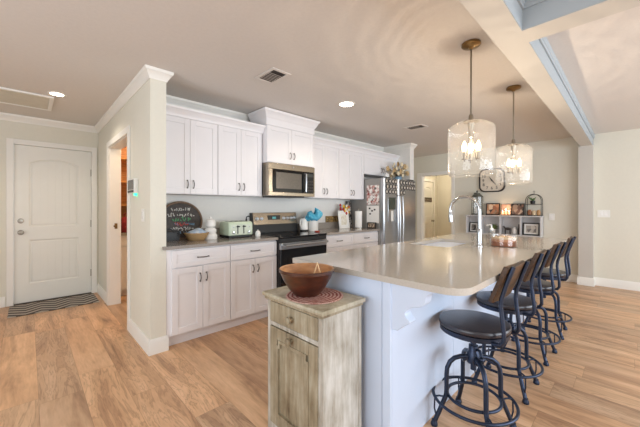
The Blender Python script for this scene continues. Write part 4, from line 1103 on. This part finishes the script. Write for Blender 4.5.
frame('picture_frame', (3.72, 3.26, CT), 0.25, 0.29, 0, 8, M['white'], picture('print_cream', [(226, 222, 206), (214, 206, 186), (232, 228, 216)], 30), 'white picture frame on the counter below the wall cabinet', mat_w=0.03, b=0.028)
t = thing('flower_vase', (3.80, 3.36, CT), 'vase of red and yellow flowers behind the white picture frame', 'flowers')
MB().lathe([(0.0001, 0), (0.045, 0), (0.055, 0.06), (0.04, 0.16), (0.048, 0.20), (0.042, 0.20), (0.0001, 0.02)], (3.80, 3.355, CT), 24).build('vase', M['white'], t)
rnd = random.Random(11); mm = [mat('petal_red', (176, 44, 44), 0.6), mat('petal_yellow', (236, 190, 60), 0.6), mat('petal_orange', (222, 120, 50), 0.6), mat('petal_white', (236, 226, 206), 0.6), mat('leaf_green', (74, 104, 52), 0.6)]
for i in range(22):
    a, rr = rnd.uniform(0, 2*PI), rnd.uniform(0.02, 0.11)
    p = Vector((3.79+rr*1.25*math.cos(a), 3.35+0.045*math.sin(a)-0.015, CT+0.26+rnd.uniform(-0.02, 0.13)))
    mi = 0 if p.x < 3.73 else rnd.choice((1, 1, 2, 3, 0))
    b = MB()
    for k in range(6):
        q = 2*PI*k/6
        b.ball(p+Vector((0.014*math.cos(q), -0.004, 0.014*math.sin(q))), 0.011, 0.007, 0.011, 8)
    b.ball(p, 0.009, n=8)
    st = MB().tube([(3.80, 3.365, CT+0.18), (Vector((3.80, 3.365, CT+0.18))+p)/2+Vector((0, 0, 0.01)), p], 0.002, 5).build('stem', mm[4], t)
    b.build('flower', mm[mi], st)
for i in range(6):
    a = rnd.uniform(0, 2*PI)
    p0 = Vector((3.80, 3.365, CT+0.20)); p1 = p0+Vector((0.12*math.cos(a), -0.03*abs(math.sin(a)), rnd.uniform(0.02, 0.12)))
    MB().tube([p0, (p0+p1)/2+Vector((0, 0, 0.02)), p1], [0.003, 0.014, 0.001], 6).build('leaf', mm[4], t)
cloth = picture('black_white_print', [(20, 20, 22), (220, 216, 210), (36, 34, 34), (16, 16, 18), (170, 164, 158)], 45)
frame('picture_frame', (3.985, 3.385, CT), 0.13, 0.45, 0, 3, M['blackm'], cloth, 'tall black and white patterned panel behind the paper towel roll', cat='picture', b=0.008)
t = thing('paper_towel_roll', (3.93, 3.13, CT), 'white paper towel roll on a stand next to the refrigerator', 'paper towel')
c = (3.905, 3.12, CT)
MB().lathe([(0.0001, 0), (0.072, 0), (0.072, 0.010), (0.0001, 0.012)], c, 28).build('stand_base', M['nickel'], t)
MB().lathe([(0.020, 0.013), (0.056, 0.013), (0.057, 0.02), (0.057, 0.275), (0.056, 0.28), (0.020, 0.28), (0.020, 0.013)], c, 32).build('roll', M['paper'], t)
MB().cyl((c[0], c[1], c[2]+0.01), (c[0], c[1], c[2]+0.31), 0.006, 10).ball((c[0], c[1], c[2]+0.315), 0.011, n=10).build('rod', M['nickel'], t)

# papers on the refrigerator side
def side_paper(name, y0, y1, z0, z1, m, label, cat):
    o = MB().box(4.0455, 4.0485, y0, y1, z0, z1).build(name, m)
    return tag(o, label, cat)
side_paper('wall_calendar', 2.815, 3.06, 1.30, 1.62, picture('calendar_print', [(226, 214, 206), (150, 70, 66), (232, 226, 220), (70, 60, 60), (206, 150, 140), (236, 232, 228)], 30), 'colourful collage calendar sheet on the refrigerator side', 'calendar')
side_paper('paper_sheet', 2.82, 3.06, 1.0, 1.285, M['paper'], 'plain white paper sheet on the refrigerator side below the calendar', 'paper')
for y, z in ((3.0, 1.24), (2.95, 1.20), (2.99, 1.15), (2.90, 1.22)):
    o = MB().box(4.040, 4.0454, y-0.016, y+0.016, z-0.012, z+0.012).build('magnet_clip', M['blackm'], bevel=0.002)
    tag(o, 'small black clip on the white sheet on the refrigerator side', 'magnet', 'clips on the refrigerator side')
frame('picture_frame', (4.0, 2.93, CT), 0.17, 0.10, -90, 5, M['blackm'], picture('warm_print', [(150, 120, 90), (90, 70, 60), (200, 180, 160)], 40), 'small dark wide frame standing beside the refrigerator on the counter')

# dried flowers on the refrigerator
t = thing('dried_flowers', (4.55, 2.95, 1.7255), 'arrangement of cream dried flowers in a small blue pot on top of the refrigerator', 'flowers')
c = (4.80, 2.93, 1.7255)
MB().lathe([(0.0001, 0), (0.05, 0), (0.065, 0.03), (0.06, 0.08), (0.05, 0.085), (0.0001, 0.07)], c, 24).build('pot', mat('blue_pot', (120, 160, 190), 0.3), t)
rnd = random.Random(4); cream = [mat('dried_cream', (222, 208, 178), 0.8), mat('dried_tan', (190, 162, 120), 0.8), mat('dried_dark', (84, 70, 52), 0.8)]
for i in range(34):
    a = rnd.uniform(0, 2*PI); rr = rnd.uniform(0.05, 0.30)
    p0 = Vector((c[0], c[1], c[2]+0.07)); p1 = Vector((c[0]+rr*math.cos(a)-0.02, c[1]+rr*0.4*math.sin(a), c[2]+0.09+rnd.uniform(0.0, 0.26)*(1-0.3*rr/0.3)))
    st = MB().tube([p0, p0.lerp(p1, 0.5)+Vector((0, 0, 0.04)), p1], 0.003, 5).build('twig', cream[2], t)
    b = MB(); rad = rnd.uniform(0.018, 0.042)
    for k in range(5):
        q = 2*PI*k/5; b.ball(p1+Vector((rad*0.8*math.cos(q), -0.01, rad*0.8*math.sin(q))), rad*0.6, rad*0.35, rad*0.6, 8)
    b.ball(p1+Vector((0, -0.012, 0)), rad*0.35, n=8)
    b.build('bloom', cream[rnd.choice((0, 0, 1))], st)
t = thing('ceramic_canister', (4.3, 2.9, 1.7255), 'small pale canister on the refrigerator, left of the dried flowers', 'canister')
MB().lathe([(0.0001, 0), (0.04, 0), (0.045, 0.02), (0.042, 0.09), (0.0001, 0.092)], (4.42, 2.92, 1.7255), 20).build('canister_body', M['white'], t)
MB().lathe([(0.043, 0.092), (0.04, 0.105), (0.008, 0.112), (0.010, 0.128), (0.0001, 0.13)], (4.42, 2.92, 1.7255), 18).build('lid', M['white'], t)

# ------------------------------------------------------------------ hall: mat, keypad, switches
m_, nt, b_, _o = newmat('woven_mat')
tc = N(nt, 'ShaderNodeTexCoord'); sp = N(nt, 'ShaderNodeSeparateXYZ'); nt.links.new(tc.outputs['Object'], sp.inputs[0])
def mm2(op, a, b=None):
    n = N(nt, 'ShaderNodeMath', operation=op)
    for i, q in enumerate((a, b)):
        if q is None: continue
        if isinstance(q, (int, float)): n.inputs[i].default_value = q
        else: nt.links.new(q, n.inputs[i])
    return n.outputs[0]
zig = mm2('ABSOLUTE', mm2('SUBTRACT', mm2('FRACT', mm2('MULTIPLY', sp.outputs[0], 3.6)), 0.5))
st_ = mm2('FRACT', mm2('ADD', mm2('MULTIPLY', sp.outputs[1], 9.0), mm2('MULTIPLY', zig, 1.9)))
nt.links.new(ramp(nt, st_, [(0.0, lin((80, 74, 70))), (0.5, lin((84, 78, 74))), (0.6, lin((180, 172, 162))), (1.0, lin((172, 164, 154)))]), b_.inputs['Base Color'])
b_.inputs['Roughness'].default_value = 0.95
o = MB().box(-0.17, 0.68, 4.90, 5.44, 0.0005, 0.010).build('door_mat', m_, bevel=0.003)
tag(o, 'grey and white chevron door mat on the floor before the front door', 'door mat')
t = thing('security_keypad', (0.745, 3.35, 1.39), 'white security keypad with a green light on the wall beside the pantry opening', 'keypad')
MB().box(0.710, 0.744, 3.23, 3.48, 1.39, 1.53).build('case', M['whitep'], t, bevel=0.004)
MB().box(0.708, 0.711, 3.25, 3.47, 1.425, 1.52).build('screen', mat('keypad_screen', (70, 70, 72), 0.2), t)
MB().box(0.7075, 0.711, 3.25, 3.47, 1.398, 1.42).build('button_row', M['blackm'], t)
MB().box(0.722, 0.740, 3.26, 3.30, 1.368, 1.389).build('status_light', mat('green_led', (60, 220, 160), 0.4, emit=(40, 230, 150), es=3), t)
def switch(x, y, z, axis, label, n=1):
    t = thing('light_switch', (x, y, z), label, 'light switch')
    hw = 0.035*n+0.004
    if axis == 'x':
        MB().box(x-0.006, x-0.0002, y-hw, y+hw, z-0.058, z+0.058).build('plate', M['whitep'], t, bevel=0.002)
        for i in range(n):
            yc = y+(i-(n-1)/2)*0.046
            MB().box(x-0.010, x-0.006, yc-0.016, yc+0.016, z-0.032, z+0.032).build('rocker', M['white'], t, bevel=0.002)
switch(0.745, 3.06, 1.185, 'x', 'white light switch on the wall end beside the kitchen counter')
switch(6.58, 0.305, 1.155, 'x', 'white double light switch right of the wall pilaster', 2)
switch(6.58, 0.965, 1.09, 'x', 'white light switch between the wall shelf and the pilaster')

# pantry: counter unit, shelves, red bag
t = thing('pantry_cabinet', (1.5, 5.15, 0), 'white base cabinet with a dark top inside the pantry', 'cabinet')
MB().box(0.90, 2.1, 4.97, 5.49, 0.08, 0.86).box(0.90, 2.1, 5.03, 5.49, 0, 0.08).build('body', M['cab'], t)
for i in range(3):
    w = MB(); shaker(w, 0.905+i*0.4, 1.30+i*0.4, 0.09, 0.70, 4.949); dd = w.build('door', M['cab'], t)
    w = MB(); shaker(w, 0.905+i*0.4, 1.30+i*0.4, 0.71, 0.85, 4.949, 0.02, 0.03); w.build('drawer', M['cab'], t)
MB().box(0.89, 2.12, 4.93, 5.495, 0.861, 0.90).build('worktop', M['counter'], t)
for z, lab in ((1.28, 'lowest'), (1.62, 'middle'), (1.96, 'highest')):
    o = MB().box(0.89, 2.15, 5.14, 5.496, z, z+0.025).build('pantry_shelf', M['orange'])
    tag(o, lab+' warm wooden shelf inside the pantry', 'shelf')
o = MB().box(0.89, 2.15, 5.4965, 5.4995, 0.91, 2.3).build('pantry_panelling', M['orange']); o['kind'] = 'structure'; o.name = 'trim_12'
t = thing('red_bag', (1.0, 5.15, 0.9005), 'dark red bag on the pantry counter', 'bag')
w = MB().lathe([(0.0001, 0), (0.09, 0), (0.105, 0.05), (0.10, 0.14), (0.06, 0.20), (0.03, 0.22), (0.0001, 0.222)], (1.03, 5.12, 0.9005), 20)
w.build('sack', mat('red_fabric', (140, 34, 44), 0.7, var=0.2, scale=20), t)
MB().tube([(1.0, 5.12, 1.11), (1.0, 5.11, 1.16), (1.04, 5.11, 1.17), (1.06, 5.12, 1.11)], 0.006, 8).build('handle', mat('red_strap', (170, 50, 60), 0.7), t)
lamp('pantry_glow', (1.4, 4.5, 2.25), 22, (1.0, 0.70, 0.42), 0.1)
lamp('corridor_glow', (7.8, 3.2, 2.25), 20, (1.0, 0.86, 0.66), 0.1)

# corridor door sign
t = thing('door_plaque', (8.1, 4.0, 1.47), 'small dark hanging plaque on the white corridor door', 'sign')
MB().box(7.87, 8.36, 3.998, 4.0095, 1.415, 1.535).build('board', mat('plaque_brown', (96, 84, 70), 0.6), t)
w = MB(); rnd = random.Random(9)
for k in range(9):
    x = 7.92+k*0.047
    w.tube([(x+rnd.uniform(-0.02, 0.02), 3.997, 1.475+rnd.uniform(-0.03, 0.03)) for _ in range(3)], 0.003, 5)
w.build('lettering', mat('letter_grey', (190, 182, 168), 0.6), t)

# ------------------------------------------------------------------ wall shelf with its things
t = thing('wall_shelf', (6.49, 1.70, 0.735), 'long white four-cubby wall shelf below the clock', 'shelf')
Y0, Y1, Z0, Z1 = 1.085, 2.335, 0.735, 1.105
MB().box(6.38, 6.578, Y0-0.012, Y1+0.012, Z1-0.022, Z1).build('top_board', M['shelfw'], t, bevel=0.002)
MB().box(6.385, 6.578, Y0, Y1, Z0, Z0+0.02).build('bottom_board', M['shelfw'], t, bevel=0.002)
cuts = [Y0, 1.385, 1.715, 2.04, Y1-0.018]
for y in cuts: MB().box(6.385, 6.578, y, y+0.018, Z0+0.02, Z1-0.022).build('divider', M['shelfw'], t)
MB().box(6.566, 6.578, Y0, Y1, Z0+0.02, Z1-0.022).build('back_board', M['shelfw'], t)
ST = Z1+0.0005; SB = Z0+0.0205
# wall clock
t = thing('wall_clock', (6.58, 1.91, 1.79), 'square rounded wall clock with a dark frame above the shelf', 'clock')
CY, CZ, HS = 1.91, 1.79, 0.232
def rr(h, r, n=8):
    return rrect(CY-h, CY+h, CZ-h, CZ+h, (r,)*4, n)
w = MB(); A = rr(HS, 0.115); B = rr(HS-0.024, 0.098); m = len(A)
for P, Q, xa, xb in ((A, B, 6.545, 6.545), (A, A, 6.545, 6.579), (B, B, 6.545, 6.565)):
    w.add([(xa, p[0], p[1]) for p in P]+[(xb, p[0], p[1]) for p in Q], [(i, (i+1) % m, m+(i+1) % m, m+i) for i in range(m)])
w.build('clock_frame', mat('clock_black', (44, 36, 32), 0.5), t, bevel=0.003)
w = MB(); w.prism(rr(HS-0.022, 0.098), 'x', 6.562, 6.578); w.build('clock_face', mat('clock_cream', (222, 212, 196), 0.6), t)
w = MB()
for k in range(1, 13):
    a = PI/2-k*PI/6
    rad = 0.155 if k % 3 == 0 else 0.17
    vs, fs = text_mesh(str(k), 0.08, 0.001)
    dx, dz = rad*math.cos(a), rad*math.sin(a)
    # seen from -x: the viewer's right is -y
    w.add([(6.5605-v[2], CY-dx-v[0], CZ+dz+v[1]) for v in vs], fs)
w.build('numerals', M['blackm'], t)
def hand(ang, L, wd, nm):
    a = math.radians(ang); dx, dz = math.sin(a), math.cos(a)
    q = [(dx*L, dz*L), (dz*wd, -dx*wd), (-dx*0.03, -dz*0.03), (-dz*wd, dx*wd)]
    MB().prism([(CY-p[0], CZ+p[1]) for p in q], 'x', 6.555, 6.559).build(nm, M['blackm'], t)
hand(-32, 0.10, 0.012, 'hour_hand'); hand(140, 0.145, 0.010, 'minute_hand')
MB().lathe([(0.012, 0), (0.012, -0.008), (0.0001, -0.009)], (6.556, CY, CZ), 16, axis='x').build('hub', M['blackm'], t)

# lantern
t = thing('lantern', (6.48, 2.15, ST), 'grey metal and glass lantern at the left end of the wall shelf', 'lantern')
c = (6.475, 2.15); lm = mat('lantern_metal', (110, 112, 104), 0.5, 0.5)
def octo(r): return [(c[0]+r*math.cos(PI/8+i*PI/4), c[1]+r*math.sin(PI/8+i*PI/4)) for i in range(8)]
MB().prism(octo(0.108), 'z', ST, ST+0.03).build('base', lm, t, bevel=0.002)
for p in octo(0.100): MB().cyl((p[0], p[1], ST+0.03), (p[0], p[1], ST+0.36), 0.005, 8).build('post', lm, t)
MB().prism(octo(0.096), 'z', ST+0.031, ST+0.36).build('glass_body', M['glass'], t)
w = MB(); lo, hi_ = octo(0.114), octo(0.05)
w.add([(p[0], p[1], ST+0.36) for p in lo]+[(p[0], p[1], ST+0.43) for p in hi_], [(i, (i+1) % 8, 8+(i+1) % 8, 8+i) for i in range(8)]+[tuple(range(8)), tuple(range(8, 16))])
w.prism(octo(0.060), 'z', ST+0.43, ST+0.445)
w.lathe([(0.02, 0.445), (0.012, 0.46), (0.018, 0.475), (0.008, 0.49), (0.0001, 0.51)], (c[0], c[1], ST), 14)
w.build('roof', lm, t)
MB().lathe([(0.0001, 0.032), (0.035, 0.032), (0.035, 0.14), (0.0001, 0.142)], (c[0], c[1], ST), 20).build('candle', M['white'], t)
# frames on top
col1 = [(60, 40, 32), (216, 160, 120), (150, 100, 76), (236, 206, 176), (40, 30, 28), (190, 130, 96)]
col2 = [(40, 34, 34), (150, 110, 90), (70, 56, 54), (206, 180, 160), (30, 28, 28)]
frame('picture_frame', (6.50, 1.878, ST), 0.245, 0.235, -90, 8, M['blackm'], picture('print_warm', col1, 16), 'dark framed warm family picture beside the lantern on the shelf top')
frame('picture_frame', (6.50, 1.462, ST), 0.215, 0.225, -90, 8, M['blackm'], picture('print_dark', col2, 16), 'dark framed picture beside the wire display on the shelf top')
t = thing('tea_light_holder', (6.47, 1.64, ST), 'glowing three-cup candle holder between the two dark frames on the shelf', 'candle holder')
MB().box(6.44, 6.50, 1.56, 1.73, ST, ST+0.012).build('tray', M['brass'], t, bevel=0.002)
glow = mat('candle_glow', (255, 214, 160), 0.5, emit=(255, 180, 110), es=1.0)
for i, y in enumerate((1.59, 1.645, 1.70)):
    hgt = (0.10, 0.14, 0.11)[i]
    cp = MB().lathe([(0.0001, 0.013), (0.024, 0.013), (0.026, hgt), (0.023, hgt), (0.022, 0.02)], (6.47, y, ST), 20).build('cup', M['glass'], t)
    MB().lathe([(0.0001, 0.021), (0.0205, 0.021), (0.0205, hgt*0.6), (0.0001, hgt*0.6)], (6.47, y, ST), 18).build('candle', glow, cp)
    MB().lathe([(0.0001, hgt*0.6), (0.006, hgt*0.6+0.01), (0.0001, hgt*0.6+0.03)], (6.47, y, ST), 10).build('flame', M['bulb'], cp)
lamp('tea_light_glow', (6.40, 1.645, ST+0.13), 0.9, (1.0, 0.62, 0.30), 0.02)
frame('picture_frame', (6.545, 1.64, ST), 0.20, 0.21, -90, 4, mat('frame_pink', (206, 160, 136), 0.5), picture('print_rose', [(226, 176, 150), (240, 210, 190), (200, 140, 116)], 14), 'pale rose picture frame behind the glowing candle holder')
# arched wire display with a plant and pots
t = thing('wire_display', (6.48, 1.205, ST), 'arched black wire two-tier display stand at the right end of the shelf', 'display stand')
for x in (6.42, 6.54):
    pts = [(x, 1.205-0.115, ST)]+[(x, 1.205-0.115*math.cos(PI*i/16), ST+0.27+0.115*math.sin(PI*i/16)) for i in range(17)]+[(x, 1.205+0.115, ST)]
    MB().tube(pts, 0.005, 8).build('arch', M['blackm'], t)
for z in (0.005, 0.205):
    w = MB().tube([(6.42, 1.09, ST+z), (6.54, 1.09, ST+z), (6.54, 1.32, ST+z), (6.42, 1.32, ST+z)], 0.004, 8, True)
    for k in range(1, 6): w.cyl((6.42, 1.09+0.23*k/6, ST+z), (6.54, 1.09+0.23*k/6, ST+z), 0.0025, 6)
    w.build('tier', M['blackm'], t)
w = MB().tube([(6.48, 1.205, ST+0.385), (6.48, 1.205, ST+0.42)], 0.004, 8).tube([(6.48, 1.19, ST+0.42), (6.48, 1.205, ST+0.45), (6.48, 1.22, ST+0.42)], 0.004, 8).cyl((6.42, 1.205, ST+0.385), (6.54, 1.205, ST+0.385), 0.004, 8)
w.build('finial', M['blackm'], t)
def plant(name, x, y, z, r, h, potm, leafm, label, seed, n=16):
    t = thing(name, (x, y, z), label, 'potted plant')
    ph = h*0.4
    MB().lathe([(0.0001, 0), (r*0.6, 0), (r*0.75, ph), (r*0.68, ph), (0.0001, ph*0.8)], (x, y, z), 18).build('pot', potm, t)
    rnd = random.Random(seed)
    for i in range(n):
        a = rnd.uniform(0, 2*PI); L = rnd.uniform(0.5, 1.0)
        p0 = Vector((x, y, z+ph*0.8)); p1 = p0+Vector((r*1.0*L*math.cos(a), r*1.5*L*math.sin(a), (h-ph)*rnd.uniform(0.3, 1)))
        MB().tube([p0, p0.lerp(p1, 0.5)+Vector((0, 0, 0.01)), p1], [0.002, r*0.16, 0.001], 6).build('leaf', leafm, t)
    return t
green = mat('plant_green', (84, 116, 66), 0.6, var=0.3, scale=20)
plant('potted_plant', 6.48, 1.225, ST+0.2105, 0.055, 0.15, M['blackm'], green, 'little dark green plant on the upper tier of the wire display', 2)
for y, r, h, m_, lab in ((1.27, 0.032, 0.10, 'terracotta', 'brown jar at the left on the lower tier of the wire display'), (1.205, 0.030, 0.085, 'cream', 'cream jar in the middle of the lower tier of the wire display'), (1.14, 0.030, 0.095, 'tan', 'tan jar at the right on the lower tier of the wire display')):
    mm_ = mat('jar_'+m_, {'terracotta': (150, 96, 62), 'cream': (222, 200, 164), 'tan': (196, 150, 100)}[m_], 0.4)
    o = MB().lathe([(0.0001, 0), (r*0.8, 0), (r, h*0.3), (r, h*0.7), (r*0.7, h*0.85), (r*0.75, h), (r*0.55, h), (0.0001, h*0.6)], (6.48, y, ST+0.0105), 20).build('jar', mm_)
    tag(o, lab, 'jar')
# things inside the cubbies
frame('picture_frame', (6.475, 2.215, SB), 0.17, 0.20, -90, 6, M['blackm'], picture('print_night', [(24, 22, 24), (60, 54, 50), (150, 140, 130)], 20), 'black frame in the leftmost cubby of the wall shelf', mat_w=0.02)
plant('potted_plant', 6.47, 1.86, SB, 0.07, 0.21, M['white'], mat('leaf_fresh', (112, 130, 74), 0.6, var=0.2), 'green plant in a white pot in the second cubby of the wall shelf', 6, 22)
t = thing('ornament', (6.46, 1.58, SB), 'small dark ornament with legs in the third cubby of the wall shelf', 'ornament')
dk = mat('ornament_dark', (62, 54, 50), 0.5)
MB().ball((6.46, 1.61, SB+0.10), 0.022, 0.055, 0.026, 14).tube([(6.46, 1.655, SB+0.11), (6.46, 1.675, SB+0.14), (6.46, 1.695, SB+0.135)], [0.016, 0.012, 0.008], 10).build('ornament_body', dk, t)
for y in (1.57, 1.65):
    for x in (6.448, 6.472): MB().tube([(x, y, SB+0.09), (x, y+0.003, SB+0.045), (x, y, SB)], [0.010, 0.007, 0.008], 8).build('leg', dk, t)
o = MB().lathe([(0.0001, 0), (0.035, 0), (0.045, 0.04), (0.04, 0.10), (0.022, 0.12), (0.026, 0.135), (0.018, 0.135), (0.0001, 0.08)], (6.475, 1.505, SB), 20).build('vase', M['white'])
tag(o, 'small white vase in the third cubby, right of the dark ornament', 'vase')
o = MB().lathe([(0.0001, 0), (0.016, 0), (0.018, 0.10), (0.009, 0.16), (0.009, 0.19), (0.0001, 0.19)], (6.475, 1.435, SB), 16).build('bottle', dk)
tag(o, 'slim dark bottle at the right side of the third cubby', 'bottle')
frame('picture_frame', (6.455, 1.245, SB), 0.255, 0.225, -90, 6, M['blackm'], picture('print_grey', [(150, 146, 140), (206, 200, 190), (110, 106, 104)], 16), 'wide black frame with a white mount in the rightmost cubby of the wall shelf', mat_w=0.028, b=0.022)
